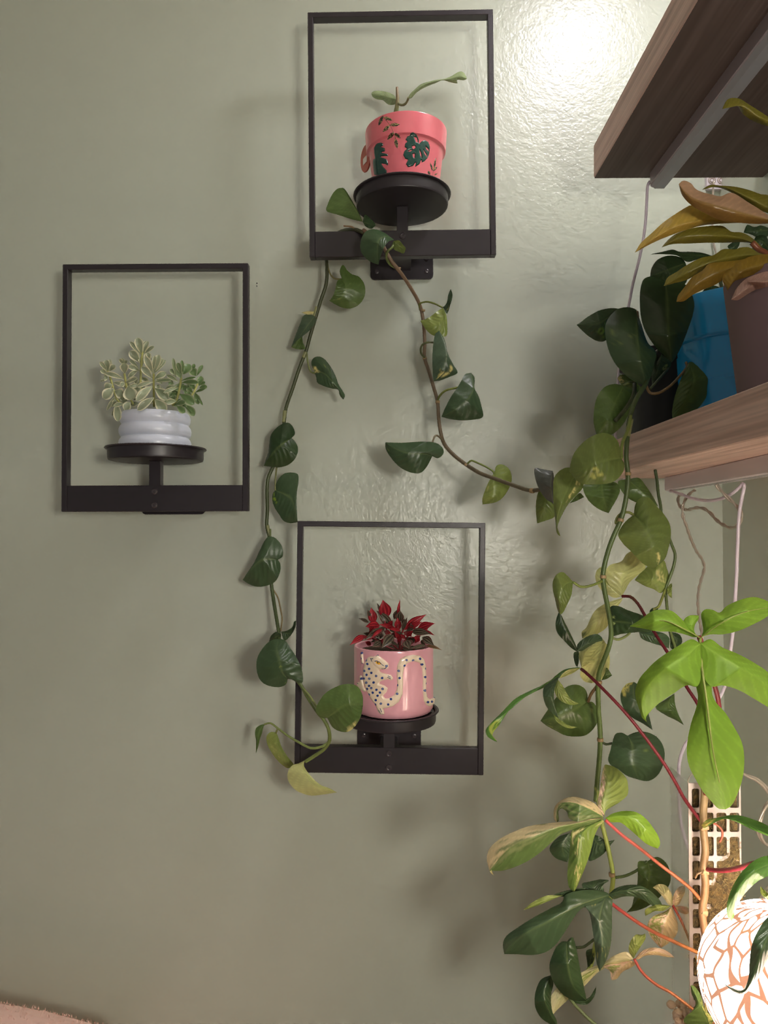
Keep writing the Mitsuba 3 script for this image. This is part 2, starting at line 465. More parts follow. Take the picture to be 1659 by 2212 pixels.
def holder(px, py, ccw, label, tray_dx=0.0):
    k = thing("plant_holder", label, "plant holder", "black frame plant holders on the wall")
    c = P(px, py, 0.10)

    def pt(name, m, b="black_metal", smooth=30, lab=None):
        part(k, name, moved(m, c, ry=-ccw), b, smooth=smooth, label=lab)
    w, h, t = FW / 2, FH / 2, 0.0083
    ring = sg.box(-w, -h, w, h).difference(sg.box(-w + t, -h - 0.01, w - t, h - t))
    fr = box(-w, w, 0, FD, h - t, h, 0.0007)
    pt("frame_bar", fr, smooth=False)
    pt("frame_bar", box(-w, -w + t, 0.0001, FD, -h, h - 0.0004, 0.0007), smooth=False)
    pt("frame_bar", box(w - t, w, 0.0001, FD, -h, h - 0.0004, 0.0007), smooth=False)
    pt("cross_bar", box(-w + t, w - t, 0.0006, FD - 0.0006, -h, -h + 0.0405, 0.0008), smooth=False)
    zb = -h + 0.0405
    pt("post", box(-0.0088, 0.0088, 0.0008, 0.0165, zb - 0.003, zb + 0.038, 0.0007), smooth=False)
    for dz in (0.0107, -0.0107):
        q = (0, 0.0006, -h + 0.0203 + dz)
        pt("screw", moved(lathe([(0, 0.0012), (0.0016, 0.0012), (0.0017, 0.0024), (0.0030, 0.0027), (0.0046, 0.0016), (0.0050, 0.0004), (0.005, -0.0004), (0, -0.0004)], 28), q, rx=math.pi / 2), "dark_steel")
    # tray on the post
    zt = zb + 0.038
    r = TRAY_R
    prof = [(0, 0), (r - 0.009, 0), (r - 0.0055, 0.0012), (r - 0.0046, 0.004), (r - 0.0044, 0.0175), (r - 0.001, 0.0178), (r, 0.0190), (r - 0.0008, 0.0203), (r - 0.004, 0.0205), (r - 0.0062, 0.019), (r - 0.0064, 0.003), (0, 0.003)]
    pt("tray", moved(lathe(prof, 96), (tray_dx, 0.0085, zt)), smooth=35)
    pt("tray_grate", moved(grate(), (tray_dx, 0.0085, zt + 0.0145)), smooth=False)
    # bracket at the wall and the arm to it
    zc = -h + 0.0205
    pt("wall_bracket", moved(plate(rounded(0.106, 0.047, 0.007), 0, 0.004), (0, 0.0955, zc)), smooth=False)
    pt("arm", box(-0.015, 0.015, FD - 0.001, 0.096, zc - 0.009, zc + 0.009, 0.001), smooth=False)
    for sx in (-1, 1):
        for sz in (-1, 1):
            q = (sx * 0.042, 0.0955, zc + sz * 0.0105)
            pt("bracket_screw", moved(lathe([(0, 0.0012), (0.0012, 0.0014), (0.0016, 0.0022), (0.0034, 0.0016), (0.0038, 0.0), (0, 0.0)], 16), q, rx=math.pi / 2), "dark_steel")
    rot = trimesh.transformations.rotation_matrix(-ccw, [0, 1, 0])[:3, :3]
    return c + rot @ np.array([tray_dx, 0.0085, zt + 0.0165])           # centre of the grate's top


T1 = holder(867.2, 286.9, 0.010, "black metal frame plant holder holding the coral pink pot, topmost of three")
T2 = holder(334.2, 836.2, 0.003, "black metal frame plant holder holding the pale ribbed pot, at the left")
T3 = holder(842.5, 1398.9, -0.0105, "black metal frame plant holder holding the leopard pot, lowest of three")


# ---------------------------------------------------------------- pots
def pot(parent, prof, at, bsdf, soil_z, n=96, name="pot", ry=0.0, rx=0.0):
    part(parent, name, moved(lathe(prof, n), at, ry=ry, rx=rx), bsdf, smooth=35)
    pr = np.array(prof); top = pr[:, 1].max()
    r = np.interp(soil_z, [0, top], [pr[0 if pr[0, 0] else 1, 0] * 0.8, pr[pr[:, 1] > top - 0.004, 0].min() - 0.0005])
    s = lathe([(0, soil_z - 0.004), (r, soil_z - 0.004), (r, soil_z), (r * 0.5, soil_z + 0.003), (0, soil_z + 0.004)], 40)
    part(parent, "soil", moved(s, at, ry=ry, rx=rx), "soil", smooth=True)


def on_surface(px, py, at, prof):
    """Where the sight lines through these pixels meet the outside of a turned pot, and the outward normals."""
    prof = np.array(prof)
    d = FWD * FPX + RGT * (np.asarray(px)[:, None] - W / 2) + UPV * (H / 2 - np.asarray(py)[:, None])
    d /= np.linalg.norm(d, axis=1, keepdims=True)
    t = np.linspace(0.85, 1.35, 900)
    q = EYE[None, None] + d[:, None] * t[None, :, None] - np.asarray(at)
    f = np.hypot(q[..., 0], q[..., 1]) - np.interp(q[..., 2], prof[:, 1], prof[:, 0])
    i = np.argmax(f < 0, 1); i = np.clip(i, 1, None)
    k = np.arange(len(i)); f0, f1 = f[k, i - 1], f[k, i]
    tt = t[i - 1] + (t[i] - t[i - 1]) * np.clip(f0 / (f0 - f1 + 1e-12), 0, 1)
    bad = ~(f < 0).any(1)
    tt[bad] = t[np.argmin(f[bad], 1)]
    hit = EYE + d * tt[:, None]
    n = hit - np.asarray(at); n[:, 2] = 0; n /= np.linalg.norm(n, axis=1, keepdims=True)
    return hit, n


def relief(poly, at, prof, hmax, edge, step, color):
    """A raised figure on a pot: the outline poly (pixels), rounded up to hmax within edge pixels of its rim."""
    poly = poly.buffer(0)
    x0, y0, x1, y1 = poly.bounds
    gx, gy = np.meshgrid(np.arange(x0, x1, step), np.arange(y0, y1, step))
    gx = gx + (np.arange(gx.shape[0]) % 2)[:, None] * step / 2
    g = np.stack([gx.ravel(), gy.ravel()], 1)
    geoms = getattr(poly, "geoms", [poly])
    inner = poly.buffer(-step * 0.35)
    g = g[shapely.contains_xy(inner, g[:, 0], g[:, 1])]
    rings = []
    for q in geoms:
        for r in [q.exterior, *q.interiors]:
            n = max(8, int(r.length / step))
            rings.append(np.array([r.interpolate(u, normalized=True).coords[0] for u in np.arange(n) / n]))
    b = np.vstack(rings)
    v = np.vstack([b, g])
    tri = Delaunay(v).simplices
    cen = v[tri].mean(1)
    tri = tri[shapely.contains_xy(poly.buffer(step * 0.08), cen[:, 0], cen[:, 1])]
    dist = shapely.distance(poly.boundary, shapely.points(v[:, 0], v[:, 1]))
    u = np.clip(dist / edge, 0, 1)
    h = hmax * np.sqrt(np.clip(1 - (1 - u) ** 2, 0, 1)) - 0.0002
    h[:len(b)] = -0.0004
    p, n = on_surface(v[:, 0], v[:, 1], at, prof)
    m = trimesh.Trimesh(p + n * h[:, None], tri, process=False)
    a = np.cross(m.vertices[tri[:, 1]] - m.vertices[tri[:, 0]], m.vertices[tri[:, 2]] - m.vertices[tri[:, 0]])
    flip = (a * n[tri[:, 0]]).sum(1) < 0
    tri[flip] = tri[flip][:, ::-1]
    return trimesh.Trimesh(p + n * h[:, None], tri, process=False), color(v, u)


def zpoly(z, s, smooth=0.0):
    q = sg.Polygon(pts(z, s)).buffer(0)
    return q.buffer(smooth).buffer(-2 * smooth).buffer(smooth) if smooth else q


def ell(z, x0, y0, x1, y1, w):
    """A pointed oval from one sighted point to another, w wide."""
    (ax, ay), (bx, by) = pts(z, f"{x0},{y0} {x1},{y1}")
    w = w / ZOOM[z][2] / 2
    t = np.linspace(0, 1, 14)
    d = np.array([bx - ax, by - ay]); n = np.array([-d[1], d[0]]) / np.hypot(*d)
    h = w * np.sin(np.pi * t ** 0.85) ** 0.8
    c = np.array([ax, ay]) + t[:, None] * d
    return sg.Polygon(np.vstack([c + n * h[:, None], (c - n * h[:, None])[::-1]])).buffer(0.01)


# coral pot with painted leaves, on the topmost holder
P1 = T1 + [0.0062, 0, 0]
prof1 = [(0, 0), (0.0485, 0), (0.0500, 0.0015), (0.0578, 0.066), (0.0590, 0.0675), (0.0618, 0.0690), (0.0622, 0.071), (0.0640, 0.099), (0.0636, 0.1008), (0.0600, 0.1010), (0.0590, 0.099), (0.0560, 0.070), (0.046, 0.006), (0, 0.006)]
k1 = thing("potted_cutting", "coral pink pot with green monstera reliefs and a small two-leaved cutting", "potted plant")
pot(k1, prof1, P1, "pink_glaze", 0.088)
out1 = [(0.0485, -0.01), (0.0485, 0), (0.0500, 0.0015), (0.0578, 0.066), (0.0590, 0.0675), (0.0618, 0.0690), (0.0622, 0.071), (0.0640, 0.099), (0.064, 0.2)]
mon1 = zpoly("M", "800,905 845,935 872,1000 874,1052 905,1018 950,1003 990,1030 1012,1090 1005,1170 985,1230 945,1272 905,1290 908,1240 880,1310 822,1345 838,1275 800,1332 735,1347 708,1308 735,1250 700,1242 672,1190 690,1140 722,1112 693,1095 698,1050 728,1022 702,1003 725,960 758,945 765,918", 0.6)
for s in ("810,965 845,975 862,1035 838,1030", "785,1085 820,1075 830,1100 800,1118", "795,1180 820,1175 815,1230 800,1215", "880,1130 900,1180 905,1230 888,1190", "930,1130 965,1190 975,1220 945,1180", "955,1090 990,1120 998,1150 965,1120", "735,1140 790,1128 760,1152"):
    mon1 = mon1.difference(zpoly("M", s))
mon2 = zpoly("M", "400,1035 425,1050 420,1078 392,1090 445,1105 448,1145 395,1160 480,1180 488,1207 440,1205 385,1215 470,1245 486,1290 485,1327 455,1310 400,1300 430,1345 470,1390 470,1425 430,1435 390,1442 345,1452 312,1440 302,1360 296,1290 300,1248 322,1235 312,1170 308,1110 332,1060 370,1036", 0.5)


def green_paint(v, u):
    n = meshkit.fbm(np.c_[v * 0.11, v[:, 0] * 0], 3, 2)[:, None]
    return np.where((u < 0.22)[:, None], lin(12, 16, 16), lin(16, 62, 54) * (0.7 + 0.7 * n))


for q in (mon1, mon2):
    m, c = relief(q, P1, out1, 0.0016, 3.2, 0.9, green_paint)
    part(k1, "monstera_relief", m, "relief", color=c, label="raised dark green monstera leaf")


def gold_black(v, u):
    n = meshkit.noise(np.c_[v * 0.9, v[:, 0] * 0], 4)[:, None]
    return np.where((n > 0.66) & (u[:, None] > 0.5), lin(196, 170, 110), lin(14, 14, 12))


def line(z, s, w):
    return sg.LineString(pts(z, s)).buffer(w / ZOOM[z][2] / 2)


tw1 = shapely.union_all([line("M", "420,705 510,820 570,940 588,1040", 9)] + [ell("M", *e) for e in ((420, 700, 362, 828, 44), (425, 718, 545, 757, 44), (508, 818, 416, 905, 48), (510, 815, 636, 808, 48), (560, 905, 474, 1003, 50), (568, 915, 642, 984, 42), (575, 985, 604, 1114, 48))])
tw2 = shapely.union_all([line("M", "1040,1450 1050,1400 1066,1345", 7)] + [ell("M", *e) for e in ((1062, 1380, 1086, 1222, 28), (1046, 1395, 1013, 1282, 28), (1056, 1395, 1104, 1340, 26), (1015, 1440, 982, 1388, 34), (1060, 1450, 1110, 1420, 20))])
for q in (tw1, tw2):
    m, c = relief(q, P1, out1, 0.0005, 0.8, 0.7, gold_black)
    part(k1, "painted_sprig", m, "relief", color=c, label="black and gold painted sprig")
add_stalk(k1, "stem", "M", "575,700 590,620 602,540 604,470 596,340", 0.0042, ((96, 108, 62), (150, 128, 104)), o=(0.1, 0.105), taper=0.45)
add_stalk(k1, "leaf_stalk", "M", "612,545 655,565 700,550 728,510 742,470", 0.0018, (130, 132, 96), o=(0.105, 0.13))
KIND["sage"] = ((150, 166, 124), (136, 154, 112), (170, 182, 150), 0.1)
add_leaf(k1, lobe("M", "590,492 500,475 390,440 275,425", "560,440 480,402 390,385 310,389 282,405", "582,550 500,562 455,535 425,507 340,490 290,460", (0.09, 0.07, 0.06), "sage"))
add_leaf(k1, lobe("M", "738,478 800,410 920,320 1100,262 1250,235 1400,205 1478,235", "758,428 830,358 900,300 1000,268 1100,244 1180,235 1280,200 1360,152 1410,141 1452,175", "770,482 850,402 950,342 1080,290 1170,252 1260,276 1358,290 1350,250 1440,252", (0.13, 0.14, 0.16, 0.17), "sage"))
tag = thing("oval_tag", "reddish oval tag with a white sticker beside the coral pink pot", "tag")
q = P(*pts("M", "207,1238")[0], 0.075)
dsc = lathe([(0, -0.0013), (0.0185, -0.0013), (0.0192, 0), (0.0185, 0.0013), (0, 0.0013)], 40)
dsc.apply_scale([1, 1.08, 1])
part(tag, "disc", moved(moved(dsc, (0, 0, 0), rx=math.pi / 2), q, rz=math.radians(-64), rx=0.06), "terracotta")
part(tag, "sticker", moved(moved(box(-0.007, 0.007, -0.0022, -0.0014, -0.006, 0.004), (0, 0, -0.002)), q, rz=math.radians(-64)), "sticker", smooth=False)

# pale ribbed pot with the succulent, on the left holder
P2 = T2 + [-0.0015, 0, 0]
prof2 = [(0, 0), (0.0495, 0)] + [(0.0496 + 0.0048 * np.sin(np.pi * x) ** 0.55 - (0.0012 if k == 2 else 0), 0.0195 * (k + x)) for k in range(3) for x in np.linspace(0.03, 0.97, 15)] + [(0.0425, 0.0582), (0.0415, 0.052), (0.041, 0.006), (0, 0.006)]
prof2 = [(float(r), float(z)) for r, z in prof2]
k2 = thing("potted_succulent", "pale blue-grey ribbed pot with a bushy cream-edged succulent", "potted plant")
pot(k2, prof2, P2, "blue_grey", 0.052)
succ_stems = {"A": ("790,985 788,850 785,720 785,590", 0.135), "B": ("660,960 632,800 630,640 645,400 655,330", 0.085), "C": ("540,960 490,850 460,740 436,590", 0.125),
              "D": ("430,980 350,900 310,790 270,650 235,560", 0.105), "E": ("1010,970 1060,900 1090,790 1112,650 1112,560", 0.125), "F": ("1100,975 1200,900 1255,830 1300,740 1330,640", 0.088)}
for s, o in succ_stems.values():
    add_stalk(k2, "stem", "K", s, 0.0017, (176, 178, 110), o=(0.1, o))
SUCC = {"A": "780,600,850,365,85 775,590,680,390,75 775,590,900,410,60 780,600,930,430,55 775,580,800,375,40 770,650,640,510,78 790,660,935,580,70 780,690,580,750,48 800,690,1000,670,42 770,740,575,920,92 800,770,960,900,112 790,880,590,1030,86 800,900,930,1055,116 760,760,560,880,60",
        "B": "640,360,590,160,92 635,370,500,210,55 670,350,695,200,72 680,350,790,265,46 660,350,720,205,50 620,460,500,320,98 650,500,632,390,66 700,480,720,340,76 760,430,700,340,50 600,520,495,430,42 620,560,480,500,60 600,545,480,640,52 630,640,720,700,60 630,680,540,760,60",
        "C": "440,590,430,470,98 430,480,375,420,40 440,480,400,405,36 450,480,460,430,36 430,660,200,585,56 450,700,560,660,52 440,700,390,740,54 480,740,520,910,152 470,700,590,640,46 470,760,600,730,50",
        "D": "230,560,140,450,46 240,560,215,430,82 255,560,262,420,46 260,560,320,490,64 230,600,150,545,52 240,640,185,640,72 260,660,140,685,22 290,720,200,770,88 310,770,180,890,112 320,800,420,850,108 330,860,225,1035,36 330,900,310,960,52 340,950,360,1165,88 350,960,290,1100,32 440,950,300,980,46 500,930,440,1030,92 300,700,400,720,45",
        "E": "1050,640,1015,405,42 1060,620,980,540,52 1110,650,1060,520,102 1110,600,1070,460,62 1130,600,1120,430,42 1140,600,1220,480,104 1110,680,1290,635,26 1120,700,1320,700,56 1080,690,940,610,46 1060,740,930,770,42 1080,760,900,820,44 1100,840,1270,960,112 1060,920,930,940,62 1050,960,1160,930,62 1060,980,1160,1060,72 1150,980,1240,1075,22 1180,970,1270,1100,82",
        "F": "1290,620,1230,540,92 1300,620,1370,490,46 1250,560,1270,475,42 1330,740,1350,620,72 1340,730,1400,690,36 1330,760,1425,750,52 1280,780,1220,720,62 1280,820,1320,960,72 1300,860,1370,970,26 1280,820,1400,770,32 1250,820,1180,760,60 1240,860,1150,800,60"}


def spoon(z, b, t, w, ob, ot, cup, col, wide=0.62, nt=12, ns=3, blunt=0.6, taper=0.0):
    """A small leaf from b to t, w wide (chart units), widest at the fraction wide; rolls about its axis by cup."""
    (ax, ay), (bx, by) = pts(z, f"{b[0]},{b[1]} {t[0]},{t[1]}")
    w = w / ZOOM[z][2] / 2
    tt, ss = np.meshgrid(np.linspace(0, 1, nt), np.linspace(-1, 1, 2 * ns + 1), indexing="ij")
    p = math.log(0.5) / math.log(wide)
    h = w * np.clip(np.sin(np.pi * tt ** p), 0, 1) ** blunt
    h = np.maximum(h * (1 - taper * tt ** 2), w * 0.10 * (1 - tt))
    d = np.array([bx - ax, by - ay]); L = np.hypot(*d); n = np.array([-d[1], d[0]]) / L
    bend = 0.10 * L * np.sin(np.pi * tt) * (1 if d[0] > 0 else -1)
    x = ax + d[0] * tt + n[0] * (h * ss); y = ay + d[1] * tt + n[1] * h * ss - abs(bend) * 0.5
    o = ob + (ot - ob) * tt + cup * ss ** 2 * h / (w + 1e-9) + 0.004 * np.sin(np.pi * tt)
    v = P(x, y, o).reshape(-1, 3)
    m = 2 * ns + 1
    i, j = np.meshgrid(np.arange(nt - 1), np.arange(m - 1), indexing="ij")
    q = np.stack([i * m + j, i * m + j + 1, (i + 1) * m + j + 1, (i + 1) * m + j], -1).reshape(-1, 4)
    return trimesh.Trimesh(v, np.vstack([q[:, [0, 1, 2]], q[:, [0, 2, 3]]]), process=False), col(tt.ravel(), ss.ravel())


def succ_color(x0):
    g = np.clip((x0 - 850) / 300, 0, 1)
    a = lin(152, 162, 134) * (1 - g) + lin(104, 130, 84) * g
    a = a * rnd.uniform(0.85, 1.15)

    def f(t, s):
        rim = np.clip((np.abs(s) - 0.66) / 0.16, 0, 1) * (1 - 0.75 * g)
        c = a * (0.9 + 0.25 * meshkit.noise(np.stack([t * 3, s * 2, 0 * t + x0], 1), 3))[:, None]
        return np.clip(c * (1 - rim[:, None]) + lin(240, 236, 206) * rim[:, None], 0, 0.9)
    return f


for k, s in SUCC.items():
    o = succ_stems[k][1]
    for q in s.split():
        bx, by, tx, ty, w = map(float, q.split(","))
        m, c = spoon("K", (bx, by), (tx, ty), w * 1.18, o, o + rnd.uniform(-0.006, 0.022), 0.0025, succ_color(tx), nt=12, ns=5)
        part(k2, "leaf", m, "leaf", color=c)
for _ in range(60):                                 # the inner leaves behind
    x, y = rnd.uniform(330, 1240), rnd.uniform(690, 960)
    ang = rnd.uniform(0, 2 * np.pi); L = rnd.uniform(70, 130)
    m, c = spoon("K", (x, y), (x + L * np.cos(ang), y + L * np.sin(ang) * 0.8), rnd.uniform(45, 85), rnd.uniform(0.075, 0.10), rnd.uniform(0.075, 0.11), 0.002, succ_color(x + 60), nt=9, ns=2)
    part(k2, "leaf", m, "leaf", color=c)

# leopard pot with the red-leaved plant, on the lowest holder
P3 = T3 + [0.0066, 0, 0]
prof3 = [(0, 0), (0.052, 0), (0.0575, 0.0022), (0.0605, 0.007), (0.0612, 0.016), (0.0612, 0.098), (0.0606, 0.1005), (0.0590, 0.1015), (0.0572, 0.1005), (0.0566, 0.098), (0.0566, 0.010), (0.05, 0.006), (0, 0.006)]
k3 = thing("potted_red_plant", "pink glazed pot with a spotted leopard relief and pointed red leaves", "potted plant")
RX3 = 0.0
pot(k3, prof3, P3, "rose_glaze", 0.092)
out3 = [(0.05, -0.02), (0.052, 0), (0.0575, 0.0022), (0.0605, 0.007), (0.0612, 0.016), (0.0612, 0.2)]
cream, navy = lin(246, 226, 200), lin(44, 62, 132)
head = zpoly("L", "455,1010 500,985 530,975 545,960 565,985 600,1010 650,1050 695,1090 706,1130 690,1170 640,1180 570,1180 520,1150 480,1110 455,1060", 2)
body = zpoly("L", "400,1005 450,985 520,1000 560,1090 600,1170 560,1195 600,1225 680,1245 740,1260 768,1310 740,1340 690,1322 600,1345 555,1380 640,1412 690,1450 670,1510 620,1560 650,1600 700,1600 780,1550 815,1480 825,1380 818,1250 825,1120 865,1030 950,985 1050,965 1150,980 1210,1030 1235,1130 1245,1300 1240,1500 1262,1590 1300,1610 1345,1590 1358,1560 1372,1600 1352,1680 1300,1715 1245,1700 1210,1640 1195,1500 1195,1300 1185,1170 1150,1085 1060,1060 970,1090 925,1160 910,1250 910,1400 905,1540 850,1650 760,1715 680,1740 620,1745 640,1790 640,1830 590,1838 545,1790 530,1740 500,1680 440,1600 390,1500 350,1400 330,1300 335,1180 360,1070", 2)
legs = [zpoly("L", "300,925 330,925 335,1010 345,1080 335,1110 315,1090 300,1000", 2), zpoly("L", "290,1240 310,1260 330,1340 345,1430 380,1480 370,1510 310,1480 265,1440 245,1390 260,1355 290,1375 300,1400 285,1310", 2)]
dots = [(385, 1045), (408, 1098), (432, 1168), (364, 1197), (464, 1226), (397, 1255), (436, 1310), (357, 1308), (320, 1312), (393, 1368), (495, 1365), (432, 1415), (462, 1446), (404, 1458), (535, 1470), (620, 1457), (583, 1510), (483, 1512), (430, 1540), (550, 1556), (524, 1620), (596, 1670), (697, 1682), (736, 1605), (822, 1528), (822, 1405), (855, 1300), (843, 1198), (925, 1122), (953, 1042), (1045, 1047), (1140, 1023), (1172, 1106), (1228, 1165), (1218, 1288), (1240, 1382), (1215, 1483), (1252, 1650), (1305, 1645), (530, 1270), (614, 1300), (515, 1685), (675, 1125), (300, 945), (320, 940), (308, 1020), (318, 1095), (1258, 1560), (1362, 1580)]
dp = np.array([pts("L", f"{x},{y}")[0] for x, y in dots])
marks = shapely.union_all([line("L", s, 7) for s in ("515,1055 545,1050 580,1065 610,1100 640,1120", "640,1165 665,1155 672,1140", "610,1168 650,1165 668,1150", "452,1020 470,1022 488,1018", "455,1022 470,1060", "528,985 535,965 560,975", "695,1270 735,1290", "690,1290 730,1310", "585,1740 605,1790", "565,1765 590,1810", "255,1375 275,1385")])
eye = zpoly("L", "522,1062 550,1056 580,1070 602,1098 570,1106 540,1090")
pupil = ell("L", 553, 1060, 562, 1088, 16)


def leopard(v, u):
    pt = shapely.points(v[:, 0], v[:, 1])
    c = np.repeat(cream[None], len(v), 0) * (0.92 + 0.08 * u[:, None])
    d = np.hypot(*(v[:, None] - dp[None]).transpose(2, 0, 1))
    r = d.min(1)
    c[r < 2.6] = navy
    faded = (r < 1.5) & (d.argmin(1) % 3 == 0)
    c[faded] = lin(120, 130, 170)
    c[shapely.contains_xy(eye, v[:, 0], v[:, 1])] = lin(236, 178, 40)
    c[shapely.contains_xy(pupil, v[:, 0], v[:, 1])] = lin(24, 24, 30)
    c[shapely.distance(marks, pt) < 0.15] = lin(34, 46, 96)
    return c


for nm, q, hh, ed in [("leopard_body", body, 0.0028, 6.0), ("leopard_head", head, 0.0042, 7.5)] + [("leopard_leg", g, 0.0024, 3.0) for g in legs]:
    m, c = relief(q, P3, out3, hh, ed, 0.42, leopard)
    part(k3, nm, m, "relief", color=c)
PEP = "670,440,615,170,150,r 480,515,450,283,110,r 830,430,865,165,36,r 850,490,870,325,104,d 780,450,832,308,60,d 745,570,520,325,112,d 840,615,830,425,84,r 930,605,1252,383,98,r 1000,590,1192,490,62,r 900,610,970,428,54,d 1120,590,1374,513,92,r 1180,620,1372,690,42,r 1030,630,1322,670,92,d 570,545,362,560,112,r 795,590,555,530,62,r 875,620,680,592,46,r 625,590,345,762,92,d 610,595,430,745,44,r 360,690,135,832,78,r 410,500,262,438,40,d 430,440,398,312,44,d 595,370,528,213,36,d 770,685,600,874,134,d 590,780,460,862,84,d 950,760,1000,884,134,d 1190,715,1364,842,96,d 1250,835,1475,902,40,t 1240,830,1000,888,46,d 1150,770,1080,722,62,r 870,770,780,620,52,r 640,630,745,662,52,r 1080,800,1150,700,42,r 700,790,850,830,50,d 830,790,900,700,50,r 960,700,1060,620,60,r 520,700,430,640,60,d 700,560,760,470,60,r 900,520,930,440,50,d 560,640,660,560,60,d 480,620,420,560,70,r".split()


def pep_color(kd, sd):
    a, b = {"r": (lin(190, 58, 64), lin(122, 26, 38)), "d": (lin(120, 112, 92), lin(50, 46, 40)), "t": (lin(170, 150, 110), lin(130, 100, 70))}[kd]

    def f(t, s):
        k = (0.5 + 0.5 * np.cos(s * 11))[:, None] ** 2
        c = b * (1 - k) + a * k
        e = np.clip((np.abs(s) - 0.8) / 0.15, 0, 1)[:, None] * (kd == "d")
        return np.clip(c * (1 - e) + lin(150, 90, 84) * e, 0.004, 0.9) * (0.8 + 0.4 * meshkit.noise(np.stack([t * 4, s * 3, 0 * t + sd], 1), 2))[:, None]
    return f


for n, q in enumerate(PEP):
    bx, by, tx, ty, w, kd = q.split(",")
    bx, by, tx, ty, w = map(float, (bx, by, tx, ty, w))
    low = float(np.clip((ty - 500) / 350, -0.6, 1))
    ob = 0.105 + 0.02 * low + rnd.uniform(-0.006, 0.006)
    m, c = spoon("L", (bx, by), (tx, ty), w * 1.34, ob, ob + 0.014 + 0.02 * low + rnd.uniform(-0.008, 0.012), 0.003, pep_color(kd, n), wide=0.42, nt=16, ns=5, blunt=1.05, taper=0.5)
    part(k3, "leaf", m, "leaf", color=c)
for n in range(44):                                 # the darker leaves low inside
    x, y = rnd.uniform(420, 1200), rnd.uniform(590, 850)
    a_ = rnd.uniform(0, 2 * np.pi); L = rnd.uniform(110, 190)
    m, c = spoon("L", (x, y), (x + L * np.cos(a_), y + L * np.sin(a_) * 0.7), rnd.uniform(55, 90), rnd.uniform(0.085, 0.10), rnd.uniform(0.085, 0.12), 0.003, pep_color("r" if n % 3 == 0 else "d", n + 60), wide=0.42, nt=12, ns=4, blunt=1.05, taper=0.5)
    part(k3, "leaf", m, "leaf", color=c)
for s in ("860,900 855,800 840,640 830,520", "850,900 760,820 640,620", "880,900 940,760 1010,640", "900,900 1040,800 1160,690", "840,900 700,700 640,480", "860,890 880,700 920,580", "800,900 640,830 480,720"):
    add_stalk(k3, "stem", "L", s, 0.0013, (120, 40, 44), o=(0.1, 0.105))

# ---------------------------------------------------------------- the trailing pothos from the black pot on the lower shelf
PO = thing("trailing_pothos", "long trailing pothos from the shelf's end, vines looped over two plant holders", "potted plant")
VG, VB = (74, 98, 52), (112, 92, 72)
PC = P(1440, 900, 0.21)
pp = [(0, 0), (0.044, 0), (0.046, 0.002), (0.058, 0.098), (0.062, 0.099), (0.0625, 0.118), (0.0605, 0.119), (0.058, 0.118), (0.045, 0.006), (0, 0.006)]
pot(PO, pp, (PC[0], PC[1], SHELF_Z), "black_plastic", 0.105)
add_stalk(PO, "vine", "D", "1400,1868,0.24 1300,1876,0.225 1150,1830,0.20 1000,1776,0.175 870,1728,0.155 760,1662,0.135 640,1570,0.115 560,1478,0.10 530,1390,0.092 510,1250,0.085 500,1110,0.08 465,980,0.075 420,830,0.068 388,730,0.064 390,600,0.062 375,400,0.066 345,270,0.075 270,130,0.094 185,0,0.112 100,-110,0.124 10,-260,0.128 -80,-330,0.120 -140,-372,0.11", 0.0029, ((88, 82, 62), (120, 98, 78)), n=150)
add_stalk(PO, "vine", "A", "780,490,0.11 700,462,0.098 620,470,0.078 552,500,0.06 490,590,0.052 462,700,0.05 465,800,0.052 458,930,0.05 410,1080,0.046 365,1230,0.042 320,1380,0.038 285,1510,0.036 230,1650,0.034 170,1830,0.033 110,2010,0.033 97,2110,0.034 80,2260,0.034 45,2400,0.034 5,2500,0.034 -45,2620,0.034 -50,2900,0.035 -55,3020,0.036 -35,3110,0.037 -15,3230,0.038 -15,3430,0.04 -14,3530,0.042 0,3640,0.046 26,3800,0.056 52,3960,0.068", 0.0029, ((60, 62, 40), (70, 84, 50)), n=180)
add_stalk(PO, "vine", "C", "412,540,0.068 425,640,0.082 470,790,0.102 540,890,0.114 600,960,0.12 650,1050,0.126 700,1130,0.134 752,1205,0.144 800,1262,0.15 836,1335,0.15 848,1402,0.147 842,1450,0.143 800,1512,0.138 722,1568,0.132 640,1620,0.128", 0.0027, ((70, 84, 50), (122, 136, 74)), n=100)
add_stalk(PO, "vine", "C", "830,1462,0.141 780,1490,0.139 690,1503,0.136 580,1452,0.128 480,1392,0.112 400,1332,0.098 335,1288,0.09 285,1298,0.086", 0.0021, (128, 142, 84), n=50, taper=0.7)
for s, r in (("720,467,0.1 680,440,0.1 610,432,0.095", 0.0012), ("1100,795,0.11 1075,800,0.113 1060,810,0.113", 0.0016)):
    add_stalk(PO, "node", "A", s, r, (140, 116, 84))
V = [  # main hanging vine
    "E", "705,1600,0.24 690,1640,0.26 640,1780,0.30 600,1880,0.325 520,2010,0.345 470,2150,0.352 446,2330,0.355 434,2500,0.356 449,2650,0.356 444,2780,0.356 414,2960,0.356 384,3060,0.356 314,3220,0.356 264,3370,0.356 234,3530,0.356 244,3640,0.356 274,3800,0.356 299,3950,0.356 304,4050,0.356 284,4150,0.356 252,4235,0.356 202,4370,0.356 192,4460,0.356 195,4680,0.356 210,4900,0.356 205,5080,0.356 185,5300,0.356 172,5480,0.356"]
add_stalk(PO, "vine", V[0], V[1], 0.0028, ((62, 74, 44), (96, 118, 62)), n=220)
add_stalk(PO, "vine", "I", "1030,160,0.356 1048,270,0.357 1072,440,0.358 1130,680,0.36 1165,850,0.362 1176,930,0.363 1165,1060,0.362 1120,1250,0.36 1060,1420,0.356 1015,1560,0.352 985,1700,0.35 960,1760,0.35", 0.0026, (150, 166, 84), n=80)
